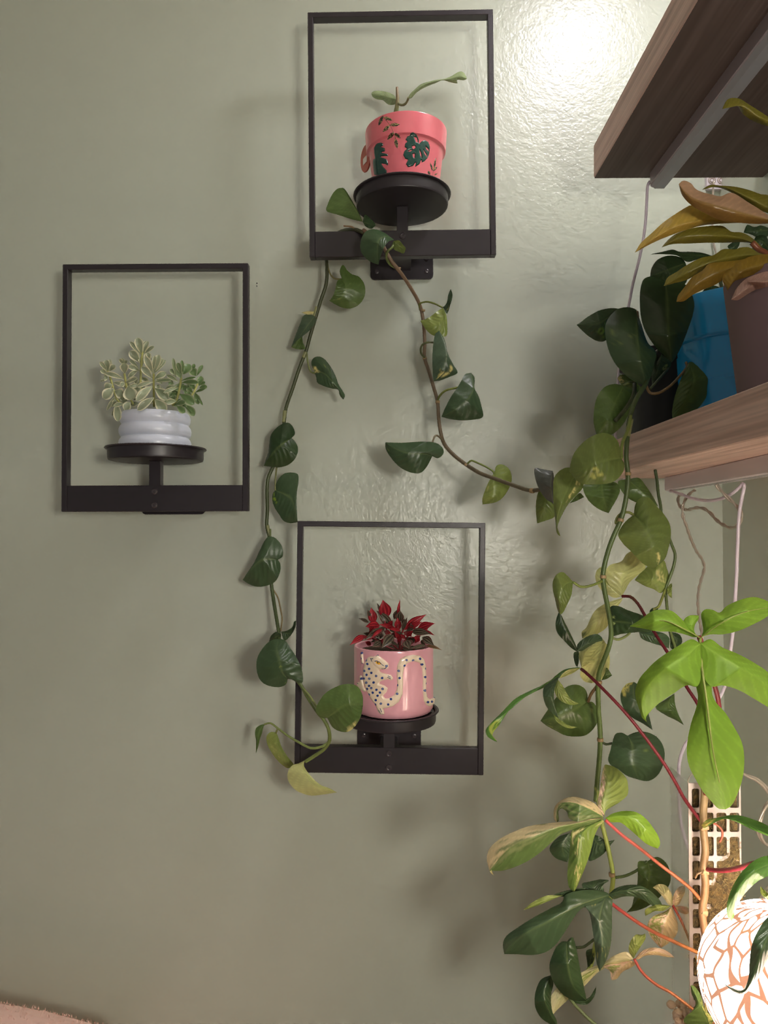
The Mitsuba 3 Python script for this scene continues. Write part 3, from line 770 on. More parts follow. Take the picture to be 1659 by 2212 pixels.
add_stalk(PO, "vine", "E", "505,1850,0.28 500,1960,0.30 430,2090,0.315 340,2195,0.32", 0.0027, (62, 70, 46), label="cut end of a vine")
add_stalk(PO, "vine", "F", "1140,620,0.33 1157,720,0.325 1168,830,0.32 1185,920,0.315 1196,1010,0.31 1240,1150,0.305 1282,1262,0.302 1312,1350,0.30 1302,1440,0.30 1262,1560,0.30 1230,1650,0.30 1238,1750,0.298 1246,1850,0.296 1258,1960,0.295 1292,2085,0.294 1312,2150,0.294 1330,2260,0.294", 0.0018, ((60, 76, 46), (96, 112, 60)), n=110)
for z, s, r, c in (
        ("A", "1042,575,0.135 1030,615,0.14 990,650,0.14 978,705,0.132 1010,765,0.12 1052,792,0.114", 0.0019, (92, 104, 56)),
        ("A", "475,790,0.052 495,850,0.058 530,885,0.064 590,892,0.068", 0.0014, (120, 116, 74)),
        ("A", "288,1520,0.036 300,1610,0.04 325,1690,0.05 362,1705,0.056", 0.0016, (112, 122, 76)),
        ("B", "458,150,0.034 450,260,0.036 500,330,0.046", 0.0016, (110, 122, 76)), ("B", "390,600,0.04 380,700,0.044 378,798,0.05", 0.0015, (112, 116, 76)),
        ("B", "335,1130,0.037 340,1230,0.042 395,1390,0.052", 0.0016, (118, 130, 84)), ("B", "365,1660,0.043 400,1720,0.045 425,1830,0.05 437,1900,0.056 425,2010,0.066", 0.0013, (128, 116, 82)),
        ("C", "630,1000,0.126 680,1060,0.134 740,1150,0.148 820,1235,0.168", 0.0018, (120, 130, 76)), ("C", "400,1330,0.098 390,1355,0.09 385,1370,0.08", 0.0016, (130, 140, 80)),
        ("D", "348,320,0.07 345,268,0.078 400,248,0.084 470,262,0.088 548,298,0.09", 0.0015, (96, 104, 52)), ("D", "390,730,0.066 358,690,0.074 362,630,0.08 405,600,0.084 480,600,0.086", 0.0016, (84, 92, 60)),
        ("D", "500,1105,0.08 518,1062,0.09 570,1015,0.1 690,985,0.105", 0.0017, (112, 122, 60)), ("D", "545,1450,0.098 512,1412,0.108 485,1402,0.115 455,1470,0.122 455,1575,0.128", 0.0015, (112, 104, 80)),
        ("D", "760,1645,0.14 790,1620,0.146 850,1640,0.15 950,1690,0.155 985,1720,0.157 995,1790,0.16", 0.0015, (110, 124, 66)),
        ("F", "930,150,0.355 910,260,0.36 860,380,0.366 848,450,0.37 850,520,0.374", 0.0019, (112, 124, 60)), ("F", "840,1060,0.358 800,1080,0.352 830,1010,0.35 905,985,0.348 955,1008,0.345", 0.0016, (120, 126, 70)),
        ("F", "1230,1650,0.30 1200,1730,0.304 1165,1805,0.308 1120,1825,0.31", 0.0016, (124, 132, 66)), ("G", "1080,300,0.357 1000,335,0.362 900,350,0.364 832,310,0.366", 0.0015, (110, 124, 58)),
        ("G", "1070,1170,0.356 1020,1230,0.352 985,1280,0.345 962,1340,0.338", 0.0018, (132, 106, 74)), ("H", "228,1455,0.356 262,1470,0.35 310,1462,0.344", 0.0015, (52, 62, 40)),
        ("J", "345,945,0.362 430,930,0.355 540,875,0.35 615,805,0.35", 0.0016, (80, 100, 56)), ("I", "860,1550,0.372 920,1545,0.366 1010,1482,0.356", 0.0015, (56, 70, 44)),
        ("E", "950,1690,0.29 962,1722,0.295 900,1805,0.31 800,1905,0.32 700,1958,0.325 640,1952,0.324 606,1890,0.32", 0.0017, (122, 100, 66)),
        ("E", "528,1250,0.30 540,1350,0.302 580,1500,0.304 620,1602,0.304 655,1632,0.302 700,1590,0.28", 0.0018, (122, 104, 76)), ("E", "800,1740,0.28 720,1830,0.30 640,1920,0.32", 0.0016, (76, 84, 52)),
        ("E", "410,1890,0.30 450,1868,0.30 495,1858,0.29", 0.0014, (96, 108, 60)), ("I", "800,1990,0.40 880,2080,0.402 960,2160,0.405 1030,2220,0.407", 0.0018, (92, 104, 66)),
        ("G", "1165,790,0.356 1220,805,0.352 1290,775,0.346 1320,750,0.342", 0.0015, (120, 132, 80))):
    add_stalk(PO, "leaf_stalk", z, s, r, c)
LV = [  # zoom | midrib | edge | edge | out along midrib | edges' offset | kind | patches
    ("A", "773,396 700,260 650,180 602,102", "690,378 560,336 460,300 475,235 520,145 560,108", "742,320 692,232 655,168 622,118", (.125, .115, .105, .1), (-.012, .004), "mid"),
    ("A", "773,396 830,415 885,428", "795,335 850,378 884,415", "800,438 850,456", (.12, .11, .1), (-.004, -.004), "dark"),
    ("A", "1046,552 972,522 917,552 905,640 910,766", "960,490 870,460 800,480 757,560 760,655 808,718 860,750", "1000,565 962,612 940,662 924,712", (.14, .16, .165, .158, .15), (-.018, .006), "dark"),
    ("A", "1042,562 1090,600 1142,645", "1085,556 1120,592 1145,625", "1042,632 1085,655 1128,670", (.14, .138, .13), (.004, -.008), "olive"),
    ("A", "592,885 630,960 585,1050 484,1078", "575,820 604,766 640,815 680,848 740,870 785,930 796,1010 766,1085 700,1137 623,1144 550,1117", "556,905 540,965 520,1030", (.068, .074, .07, .06), (-.01, .004), "mid"),
    ("A", "358,1212 300,1290 225,1395 155,1482", "310,1192 262,1208 235,1270 195,1370", "374,1240 336,1312 255,1385 200,1425", (.05, .054, .05, .042), (-.006, .003), "slate"),
    ("A", "252,1386 215,1430 190,1492", "202,1410 158,1475", "258,1440 277,1492 235,1499", (.044, .042, .038), (.0, .0), "mid"),
    ("A", "352,1172 300,1176 244,1180", "300,1168", "345,1192 290,1196", (.05, .054, .055), (.002, -.002), "cream"),
    ("A", "360,1703 430,1700 510,1775 572,1850 606,1932", "330,1625 335,1590 362,1564 400,1560 442,1580 492,1640 536,1720 566,1800 602,1858 620,1900", "372,1740 382,1785 430,1812 510,1837 562,1848 574,1892", (.056, .066, .07, .066, .056), (-.005, -.007), "dark", [(.06, -.45, .11, .5)]),
    ("B", "520,345 430,402 350,482 279,584", "548,310 526,240 490,212 440,222 385,260 340,320 325,400 317,470 296,530", "546,370 573,422 569,480 536,540 480,581 410,598 340,593", (.05, .062, .058, .046), (-.012, -.010), "deep"),
    ("B", "378,797 450,826 520,875 572,1072", "386,740 412,690 460,650 522,642 573,658 579,720 567,800 562,880 566,980", "358,822 352,880 375,950 415,1010 450,1060 510,1080", (.05, .06, .066, .058), (-.008, -.010), "dark", [(.18, .8, .16, .12, 140, 170, 60)]),
    ("B", "402,1395 270,1395 200,1440 96,1570", "440,1370 442,1300 412,1240 360,1198 315,1199 284,1235 240,1322 200,1412 140,1502", "421,1430 424,1480 401,1550 370,1590 300,1621 220,1629 148,1604", (.056, .066, .062, .05), (-.010, -.012), "dark"),
    ("C", "430,520 380,545 324,580", "385,500 340,535", "420,570 365,592", (.072, .07, .06), (.002, -.004), "deep"),
    ("C", "428,498 500,510 545,455 558,402", "480,488 528,452 540,412", "458,575 510,532 553,458", (.07, .072, .074, .07), (.002, -.004), "dark"),
    ("C", "486,906 440,850 412,740 390,650 408,562", "470,952 420,976 350,972 278,945 234,890 215,800 225,720 270,640 328,582 375,563", "520,912 570,937 612,937 617,880 602,810 562,720 510,640 467,577 440,563", (.15, .158, .16, .15, .13), (-.012, -.010), "dark"),
    ("C", "826,1242 900,1190 985,1130 1136,1135", "780,1242 735,1202 733,1150 770,1080 800,1040 870,990 960,954 1050,953 1100,983 1132,1050", "842,1272 872,1322 930,1357 1002,1363 1060,1322 1112,1242", (.172, .186, .19, .178), (-.012, -.012), "mid", [(.6, 1.0, .2, .14)]),
    ("C", "636,1608 612,1670 650,1745 730,1830 912,1886", "580,1634 530,1650 494,1690 483,1750 498,1800 550,1862 620,1897 690,1914 790,1905", "626,1650 652,1702 702,1762 772,1822 842,1848", (.128, .142, .15, .15, .14), (-.012, -.004), "pale"),
    ("C", "386,1368 400,1470 450,1570 542,1648", "340,1364 304,1400 306,1460 340,1532 400,1612 450,1657 492,1677", "402,1400 432,1490 482,1572 522,1622", (.08, .082, .078, .07), (-.006, .0), "lime"),
    ("C", "292,1294 250,1345 228,1430 211,1550", "250,1304 212,1332 203,1382 212,1440 212,1495", "276,1322 264,1372 246,1425 230,1492", (.086, .088, .088, .086), (-.004, -.004), "mid"),
    ("D", "548,298 545,390 470,450 350,412", "500,327 440,374 392,399", "575,360 584,450 576,542 520,546 458,536 408,496", (.09, .094, .092, .084), (-.004, -.006), "lime"),
    ("D", "548,296 590,270 614,136", "578,258 592,190", "580,350 610,275 630,190", (.09, .1, .104), (.003, .003), "slate"),
    ("D", "510,488 562,600 580,715 545,830 466,936", "480,530 462,620 456,720 458,850", "562,575 588,690 640,795 673,860 600,897 520,928", (.09, .104, .112, .11, .1), (-.008, -.012), "slate", [(.72, .5, .16, .14), (.84, .2, .12, .12)]),
    ("D", "790,860 812,1000 760,1090 650,1180 534,1241", "740,872 705,930 670,990 615,1070 562,1172", "820,900 820,1000 852,1055 880,1150 891,1242 800,1267 680,1270 600,1259", (.1, .118, .126, .124, .11), (-.008, -.014), "dark"),
    ("D", "456,1580 400,1560 250,1555 130,1512 49,1461", "502,1599 547,1566 552,1525 510,1477 450,1458 350,1455 200,1464", "440,1612 400,1682 350,1726 270,1722 170,1672 88,1580 51,1512", (.13, .138, .142, .136, .124), (-.012, -.012), "dark"),
    ("D", "992,1722 988,1810 984,1930 889,1998", "955,1778 920,1850 887,1952", "1010,1664 1060,1652 1117,1690 1142,1770 1120,1852 1060,1942 1000,1980", (.158, .168, .168, .156), (-.006, -.010), "lime"),
    ("F", "257,629 240,760 262,914", "180,616 101,605 104,690 135,777 190,862", "272,720 268,830", (.262, .27, .26), (-.012, -.01), "grey"),
    ("F", "192,795 190,930 121,1082", "140,800 114,880 111,982", "266,800 274,920 272,1022 190,1060", (.235, .24, .23), (-.006, -.006), "olive"),
    ("F", "462,636 390,775 325,930 290,1080 322,1194", "400,598 318,625 268,690 260,800 266,950 281,1085 292,1165", "522,700 516,772 470,827 400,902 340,1002 301,1095 294,1170", (.305, .32, .325, .315, .3), (-.008, -.014), "olive", [(.3, .55, .2, .22)]),
    ("F", "402,908 455,870 527,854", "462,838 492,820", "452,892", (.28, .285, .28), (.002, -.002), "mid"),
    ("F", "848,520 740,532 600,572 500,622 408,642", "837,440 822,380 780,330 710,301 630,314 560,349 490,410 438,480 413,550 402,608", "872,560 872,612 840,672 780,722 690,742 600,744 520,742 458,706", (.376, .39, .394, .386, .37), (-.016, -.014), "olive", [(.55, .45, .12, .3, 176, 180, 100)]),
    ("F", "680,718 690,850 738,994", "560,735 518,760 534,832 580,902 660,962", "762,720 817,740 837,796 802,882 762,952", (.31, .318, .3), (-.008, -.008), "mid"),
    ("F", "898,700 960,750 1045,830 1168,936", "820,720 850,802 920,872 1000,907 1090,912", "1000,690 1062,760 1122,850", (.295, .305, .305, .285), (-.006, -.008), "mid"),
    ("F", "955,1008 1042,1112 1110,1250 1166,1444", "900,1050 850,1110 820,1180 858,1250 930,1322 1000,1397 1070,1452 1130,1463", "966,930 990,880 1035,854 1090,863 1160,940 1226,1015 1267,1090 1277,1180 1257,1292 1222,1392", (.345, .365, .372, .352), (-.016, -.016), "olive", [(.9, .2, .14, .2)]),
    ("F", "1236,1640 1120,1570 963,1572", "1190,1684 1130,1652 1050,1622", "1262,1560 1242,1470 1212,1400 1100,1440 1020,1502", (.30, .305, .29), (-.006, -.010), "lime", [(.3, .4, .2, .3, 200, 196, 130)]),
    ("F", "1240,1640 1262,1680 1284,1730", "1248,1692", "1282,1600 1284,1680", (.302, .306, .3), (.0, .0), "lime"),
    ("F", "1165,1815 1130,1822 1094,1862", "1120,1812 1094,1835", "1160,1840 1120,1865", (.31, .31, .305), (.0, .0), "deep"),
    ("E", "372,1225 200,1350 6,1365", "300,1222 200,1243 100,1298 38,1345", "280,1400 258,1500 200,1510 120,1472 48,1410", (.24, .25, .235), (-.008, -.010), "dark", [(.45, .5, .18, .3, 100, 130, 60)]),
    ("E", "524,1238 530,1400 548,1620 604,1884", "500,1224 440,1213 368,1228 298,1285 255,1370 258,1480 288,1600 340,1702 420,1792 500,1852 570,1882", "562,1350 622,1520 692,1602 672,1720 640,1832", (.30, .32, .33, .32), (-.016, -.014), "dark"),
    ("E", "772,985 788,1150 798,1400 828,1694", "700,953 640,948 588,970 558,1050 553,1200 568,1330 610,1442 700,1572 772,1642", "870,1000 950,1020 992,1080 1022,1180 1012,1270 962,1422 902,1572 852,1662", (.315, .335, .345, .33), (-.016, -.016), "deep"),
    ("E", "948,832 820,880 640,950", "920,793 850,769 770,774 698,810 652,880", "962,900 952,1000 870,1052 760,1002 700,957", (.28, .295, .285), (-.010, -.008), "deep"),
    ("E", "1192,775 980,760 880,752 642,757", "1090,744 980,734 890,733 840,716 748,734", "1050,802 960,822 880,770 760,756", (.27, .28, .28, .27), (-.006, .002), "deep"),
    ("E", "977,1688 1020,1850 940,2030 836,2188", "1040,1678 1110,1689 1180,1720 1237,1770 1227,1832 1192,1882 1150,1952 1060,2082 950,2162", "930,1780 880,1902 850,2002 830,2122", (.30, .32, .322, .312), (-.012, -.008), "mid"),
    ("E", "560,1900 470,1860 358,1828", "500,1840 430,1797 380,1800", "560,1962 500,1932 400,1892", (.27, .275, .27), (-.004, -.004), "mid", [(1.0, 0, .3, 1.0, 210, 200, 140)]),
    ("F", "868,-112 790,50 705,230 636,320", "780,-122 700,-92 640,-10 613,100 610,222", "962,-60 932,60 892,180 832,262 752,320", (.295, .315, .318, .305), (-.010, -.012), "mid"),
    ("E", "742,1618 710,1740 660,1902", "690,1700 655,1800", "822,1700 762,1802", (.27, .285, .28), (-.006, -.006), "dark", [(.4, .6, .1, .2, 150, 160, 90)]),
    ("G", "832,306 760,332 718,430 718,592", "740,223 690,243 658,300 656,370 678,470 700,560", "828,330 817,420 782,500 740,578", (.366, .38, .38, .368), (-.010, -.008), "olive"),
    ("G", "712,560 760,700 876,916", "688,620 680,690 698,752 760,822 820,882", "742,620 792,720 832,802 862,872", (.368, .372, .362), (-.004, -.006), "deep"),
    ("G", "952,1345 840,1410 700,1470 549,1507", "957,1290 932,1230 880,1199 820,1197 758,1225 690,1300 620,1400", "1000,1345 1037,1400 1047,1500 1002,1582 940,1632 850,1644 760,1632 680,1592 598,1547", (.338, .352, .352, .335), (-.014, -.014), "mid"),
    ("H", "502,932 500,1050 560,1200 662,1348", "440,948 393,1010 386,1080 420,1172 490,1242 580,1292", "542,962 602,1102 632,1222", (.305, .318, .318, .3), (-.008, -.010), "dark", [(.12, -.8, .2, .4, 196, 190, 110)]),
    ("H", "850,1030 800,1130 932,1305", "780,1078 688,1150 780,1222 862,1262", "857,1120 882,1202", (.29, .305, .29), (-.008, -.004), "mid"),
    ("H", "446,1396 486,1480 488,1620 540,1776", "400,1371 345,1379 318,1440 298,1520 278,1600 298,1647 360,1682 440,1742", "490,1374 560,1359 640,1374 702,1410 747,1470 767,1550 752,1652 702,1742 640,1784 590,1788", (.345, .362, .366, .35), (-.014, -.014), "dark"),
    ("I", "800,560 740,680 780,814", "700,600 628,700 680,777", "832,660 800,760", (.355, .36, .352), (-.006, -.004), "dark"),
    ("I", "990,570 1060,660 1192,621", "1060,590 1122,631", "970,700 970,802 1082,752 1142,682", (.35, .358, .36), (-.002, -.006), "dark"),
    ("J", "616,805 636,900 600,1050 438,1248", "540,808 535,900 530,1002 500,1122 470,1222", "700,768 762,800 802,860 820,950 800,1022 740,1100 640,1182 558,1222", (.35, .362, .362, .345), (-.010, -.012), "mid"),
    ("I", "778,1500 785,1680 835,1880 949,2012", "740,1496 690,1540 650,1622 627,1702 640,1792 680,1882 740,1952 820,2004 890,2012", "800,1474 826,1460 842,1490 872,1622 902,1782 932,1922", (.405, .42, .42, .405), (-.012, -.012), "deep"),
    ("I", "640,1788 580,1960 692,2232", "560,1822 520,1890 499,1982 510,2082 560,2162 640,2214", "662,1862 642,1952 652,2102 690,2180", (.385, .395, .385), (-.008, -.008), "deep"),
    ("I", "815,2002 940,2012 1032,1888", "880,2008 962,1986 1010,1930", "870,2036 950,2042 1015,1972", (.40, .402, .398), (-.002, .002), "deep"),
    ("I", "1012,1560 985,1640 960,1740", "990,1560 945,1580 950,1660", "1015,1640 985,1712", (.352, .354, .35), (.0, .0), "deep"),
    ("G", "1150,645 1300,660 1545,702", "1158,520 1220,516 1300,550 1400,585 1480,622", "1150,772 1260,756 1400,741 1500,735", (.335, .352, .34), (-.010, -.010), "deep", [(.12, .25, .05, .14, 170, 190, 120), (.14, -.45, .04, .12, 170, 190, 120)]),
    ("G", "1400,742 1530,790 1660,882", "1500,735 1600,746 1660,790", "1420,792 1500,832 1600,862", (.325, .335, .33), (-.004, -.006), "dark"),
    ("H", "800,500 870,570 850,655", "862,508 902,530 917,590", "812,560 818,640", (.288, .294, .29), (-.004, -.004), "deep"),
]
for L in LV:
    add_leaf(PO, lobe(L[0], L[1], L[2], L[3], L[4], L[6], e=L[5], patch=L[7] if len(L) > 7 else ()))

for z, q in (("B", "462,108,0.034 452,210,0.034"), ("B", "308,1098,0.036 328,1196,0.0365"), ("A", "380,1130,0.044 345,1250,0.041"), ("F", "930,180,0.354 900,330,0.356"), ("A", "280,1520,0.036 262,1570,0.035")):
    add_stalk(PO, "sheath", z, q, 0.0033, (134, 138, 94), label="pale green leaf sheath around the vine")
for z, q in (("F", "906,640,0.3565 905,668,0.3565"), ("F", "846,1040,0.3565 838,1066,0.3565"), ("F", "691,1528,0.3565 690,1556,0.3565"), ("G", "1055,1160,0.3565 1052,1190,0.3565"), ("G", "1066,1655,0.3565 1066,1685,0.3565"), ("I", "1164,905,0.3635 1168,935,0.3635"), ("D", "755,1650,0.134 745,1668,0.134"), ("D", "1305,1878,0.226 1330,1880,0.23"), ("D", "378,310,0.071 372,330,0.07"), ("D", "388,728,0.064 392,745,0.064"), ("D", "502,1100,0.08 500,1125,0.08")):
    add_stalk(PO, "node", z, q, 0.0036, (150, 128, 92), n=6)

# ---------------------------------------------------------------- blue pot and plum pot on the lower shelf
KB = thing("potted_foliage", "bright blue glazed pot with a dark leafy plant behind the plum-coloured pot", "potted plant")
bc = P(1592, 760, 0.27)
pb = [(0, 0), (0.066, 0), (0.068, 0.002), (0.079, 0.112), (0.0815, 0.114), (0.083, 0.118), (0.086, 0.166), (0.0852, 0.169), (0.0825, 0.169), (0.081, 0.16), (0.07, 0.006), (0, 0.006)]
pot(KB, pb, (bc[0], bc[1], SHELF_Z), "teal_glaze", 0.152)
for s in ("1290,1230,0.27 1280,1120,0.27 1250,1000,0.268 1230,860,0.266", "1300,1230,0.26 1300,1100,0.25 1330,1000,0.24", "1180,1215,0.28 1230,1140,0.275 1270,1090,0.27", "1400,1180,0.25 1480,900,0.24 1540,700,0.23"):
    add_stalk(KB, "stem", "E", s, 0.0022, (60, 72, 46))
for a in (("E", "1275,1060 1180,1080 1075,1100", "1200,1028 1130,1040", "1230,1120 1130,1130", (.27, .28, .28), "deep"), ("E", "1230,1200 1120,1170 1018,1192", "1180,1150 1110,1126 1060,1140", "1150,1228 1080,1222", (.28, .29, .29), "deep"),
          ("E", "1700,545 1560,555 1448,572", "1600,508 1540,520 1480,503 1458,540", "1620,625 1500,582", (.21, .22, .22), "dark"), ("E", "1280,1080 1350,1130 1350,1210", "1340,1060 1390,1120", "1290,1150 1310,1200", (.265, .265, .26), "deep"),
          ("E", "1680,720 1600,640 1530,650", "1640,600 1560,600", "1660,760 1560,720", (.22, .23, .23), "deep"), ("E", "1330,720 1370,690 1420,640", "1310,690 1360,650", "1380,720 1410,680", (.235, .235, .23), "dark")):
    add_leaf(KB, lobe(*a[:5], a[5], ns=5))
KP = thing("potted_foliage", "plum-coloured clay pot with long yellow-brown leaves at the right edge", "potted plant")
pc = P(1702, 740, 0.48)
ppl = [(0, 0), (0.043, 0), (0.045, 0.002), (0.0585, 0.128), (0.058, 0.131), (0.055, 0.131), (0.054, 0.12), (0.042, 0.006), (0, 0.006)]
pot(KP, ppl, (pc[0], pc[1], SHELF_Z), "plum_clay", 0.116)
for s in ("1700,1080,0.48 1690,800,0.48 1640,745,0.475 1580,715,0.47 1520,655,0.47", "1740,1080,0.48 1760,760,0.48 1740,520,0.48", "1760,1080,0.47 1800,700,0.47 1790,420,0.47", "1720,1080,0.5 1700,900,0.5 1660,790,0.5"):
    add_stalk(KP, "leaf_stalk", "E", s, 0.0028, (140, 84, 56))
for a in (
        ("E", "1760,480 1400,395 1200,338 1010,275 925,205 888,150", "1500,315 1340,225 1250,255 1165,238 1080,215 1030,188 992,142 925,121", "1600,495 1400,484 1250,464 1100,394 1010,342 950,290 912,235", (.49, .50, .505, .505, .5, .498), "brown"),
        ("E", "1790,420 1500,270 1250,172 1086,200", "1660,248 1600,238 1500,203 1380,174 1240,162 1160,157", "1659,402 1600,380 1450,300 1340,222 1200,178", (.47, .475, .47, .46), "khaki"),
        ("E", "1560,480 1250,450 900,500 700,600 508,744", "1350,440 1200,380 1000,332 940,358 860,408 760,478 650,578 560,660", "1400,486 1250,492 1100,507 1000,532 850,582 700,642 600,692", (.46, .475, .48, .478, .47), "ochre"),
        ("E", "1620,700 1400,610 1150,590 900,610 738,698", "1500,600 1430,568 1340,560 1272,514 1150,513 1020,528 920,558 850,588 790,638", "1520,662 1420,652 1300,657 1150,657 980,664 830,670", (.465, .475, .48, .478, .47), "khaki"),
        ("E", "1690,760 1400,770 1150,830 950,920 758,1032", "1590,748 1500,698 1420,698 1380,713 1270,713 1190,763 1080,788 960,848 870,908 790,960", "1500,792 1400,832 1200,862 1080,907 960,977 850,1007", (.485, .50, .505, .502, .49), "khaki"),
        ("E", "1660,790 1400,860 1200,920 1040,1010 868,1168", "1560,778 1400,808 1250,823 1150,838 1090,898 1010,948 940,1038 880,1118", "1400,872 1270,977 1200,1022 1100,1062 1010,1107 930,1162", (.495, .51, .515, .512, .50), "umber"),
        ("E", "1790,790 1600,850 1420,910 1310,1070", "1650,758 1500,778 1400,828 1340,878 1288,920 1263,970", "1660,882 1560,922 1450,962 1370,992 1330,1042", (.51, .52, .522, .51), "umber"),
        ("E", "1800,960 1600,980 1480,1050 1340,1150", "1659,905 1560,930 1470,968 1390,1048", "1659,1035 1560,1062 1480,1102 1400,1152", (.53, .54, .545, .54), "rose"),
        ("E", "1790,985 1660,990 1482,996", "1659,958 1540,964", "1659,1036 1560,1024", (.55, .555, .55), "rose"),
        ("S", "1760,1100 1580,1020 1450,930 1255,955", "1700,1050 1500,920 1400,862 1310,868", "1700,1110 1560,1075 1440,1000 1380,925", (.48, .49, .49, .485), "khaki")):
    add_leaf(KP, lobe(*a[:5], a[5], e=(-0.010, -0.010), ns=6, veins=14))

# ---------------------------------------------------------------- the philodendron on its moss pole
TABLE_Z = CZ - 0.77
PH = thing("climbing_philodendron", "large philodendron with red leaf stalks and lobed green and variegated leaves on a moss pole", "potted plant")
OP = 0.45                                                    # the pole's front
pl, pr_ = P(1488.5, 1900, OP), P(1602, 1900, OP)
ptop = P(1545, 1692, OP)[2]
PW = pr_[0] - pl[0]
kx = PW / 114.0 * 3.9976 ** -1 * 1.0                          # metres per chart unit of J across the pole
pan = sg.box(0, TABLE_Z - 0.0, PW, ptop)
holes = []
for r in range(-1, 22):
    zt = ptop - (0.0115 + 0.0249 * r) if False else ptop - 0.0056 - 0.0248 * r
    for c, (a, b) in enumerate(((30, 97), (117, 217), (242, 330), (356, 440))):
        if r >= 0:
            holes.append(sg.box(a * kx + 0.002, zt - 0.0198 + 0.002, b * kx - 0.002, zt - 0.002).buffer(0.002, 3))
front = plate(pan.difference(shapely.union_all(holes)), 0, 0.0016)
PB = np.array([pl[0], -OP, 0])
part(PH, "moss_pole_front", moved(front, PB), "lattice_plastic", smooth=False, label="white plastic lattice front of the moss pole")
back = cat([box(0, 0.0015, 0.0016, 0.05, TABLE_Z, ptop), box(PW - 0.0015, PW, 0.0016, 0.05, TABLE_Z, ptop), box(0, PW, 0.0485, 0.05, TABLE_Z, ptop)])
part(PH, "moss_pole_shell", moved(back, PB), "clear_plastic", smooth=False, label="clear plastic back shell of the moss pole")
arc = [(PB[0] + PW / 2 - PW / 2 * math.cos(u), -OP + 0.001, ptop + 0.017 * math.sin(u)) for u in np.linspace(0, math.pi, 24)]
part(PH, "moss_pole_rim", tube(arc, 0.0006, 6), "cord_clear", label="clear arched top edge of the moss pole")
# moss: a lumpy core and loose fibres
nx, nz = 26, 170
gx, gz = np.meshgrid(np.linspace(0.002, PW - 0.002, nx), np.linspace(TABLE_Z, ptop - 0.004, nz))
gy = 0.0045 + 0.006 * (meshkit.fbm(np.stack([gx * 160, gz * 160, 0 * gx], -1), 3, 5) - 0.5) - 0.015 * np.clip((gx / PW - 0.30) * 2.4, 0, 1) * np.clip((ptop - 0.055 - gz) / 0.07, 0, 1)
v = np.stack([gx, gy, gz], -1).reshape(-1, 3) + PB
i, j = np.meshgrid(np.arange(nz - 1), np.arange(nx - 1), indexing="ij")
q = np.stack([i * nx + j, i * nx + j + 1, (i + 1) * nx + j + 1, (i + 1) * nx + j], -1).reshape(-1, 4)
f = np.vstack([q[:, [0, 1, 2]], q[:, [0, 2, 3]]])
core = trimesh.Trimesh(v, f, process=False)
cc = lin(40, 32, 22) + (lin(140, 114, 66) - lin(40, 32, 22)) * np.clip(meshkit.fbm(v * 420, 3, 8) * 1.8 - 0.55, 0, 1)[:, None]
fib_m, fib_c = [core], [cc]
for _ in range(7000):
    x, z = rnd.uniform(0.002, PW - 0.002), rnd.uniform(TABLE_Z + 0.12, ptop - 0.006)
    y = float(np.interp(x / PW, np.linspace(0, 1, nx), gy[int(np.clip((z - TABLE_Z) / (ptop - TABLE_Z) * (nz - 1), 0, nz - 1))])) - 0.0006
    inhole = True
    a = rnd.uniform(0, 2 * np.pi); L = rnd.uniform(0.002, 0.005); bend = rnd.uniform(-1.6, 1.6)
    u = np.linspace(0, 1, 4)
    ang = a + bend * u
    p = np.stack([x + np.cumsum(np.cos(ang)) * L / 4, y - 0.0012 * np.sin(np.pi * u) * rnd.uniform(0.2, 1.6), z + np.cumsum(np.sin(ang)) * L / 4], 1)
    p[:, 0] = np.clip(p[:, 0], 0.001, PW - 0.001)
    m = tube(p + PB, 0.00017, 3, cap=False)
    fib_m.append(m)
    fib_c.append(np.repeat((lin(226, 206, 146) * rnd.uniform(0.2, 1.15) * (0.3 + 0.8 * float(np.clip((x / PW - 0.2) * 1.6, 0, 1) * np.clip((ptop - 0.03 - z) / 0.09, 0, 1))))[None], len(m.vertices), 0))  # recess shade painted into the fibres; dry moss at lower right stays pale
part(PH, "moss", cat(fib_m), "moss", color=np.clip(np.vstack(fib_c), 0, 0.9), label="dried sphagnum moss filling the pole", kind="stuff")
ph_pot = [(0, 0), (0.062, 0), (0.064, 0.002), (0.078, 0.125), (0.0755, 0.127), (0.062, 0.006), (0, 0.006)]
part(PH, "pot", moved(lathe(ph_pot), (PB[0] + PW / 2, -OP + 0.02, TABLE_Z)), "black_plastic", smooth=35)
RED, DRED = (134, 48, 54), (96, 25, 35)
add_stalk(PH, "stem", "J", "1112,150,0.462 1110,230,0.464 1100,400,0.464 1104,560,0.465 1118,700,0.466 1104,860,0.466 1118,980,0.467 1112,1100,0.467 1092,1220,0.468 1108,1380,0.47 1130,1500,0.472 1150,1630,0.474 1170,1800,0.475 1180,2100,0.475 1190,2500,0.47", 0.0037, ((156, 134, 96), (170, 112, 80)), n=130, sides=12)
for s in ("1078,1232,0.468 1096,1240,0.468 1128,1246,0.468", "1080,880,0.467 1110,890,0.466 1135,884,0.466", "1078,498,0.466 1100,505,0.466 1135,496,0.466"):
    add_stalk(PH, "node", "J", s, 0.0042, (184, 150, 112))
add_stalk(PH, "aerial_root", "J", "1085,900,0.468 1050,915,0.468 1030,950,0.466", 0.001, (150, 120, 90))
add_stalk(PH, "aerial_root", "J", "1180,470,0.468 1230,500,0.468 1262,540,0.468 1262,600,0.467 1240,640,0.466", 0.0011, (166, 92, 70))
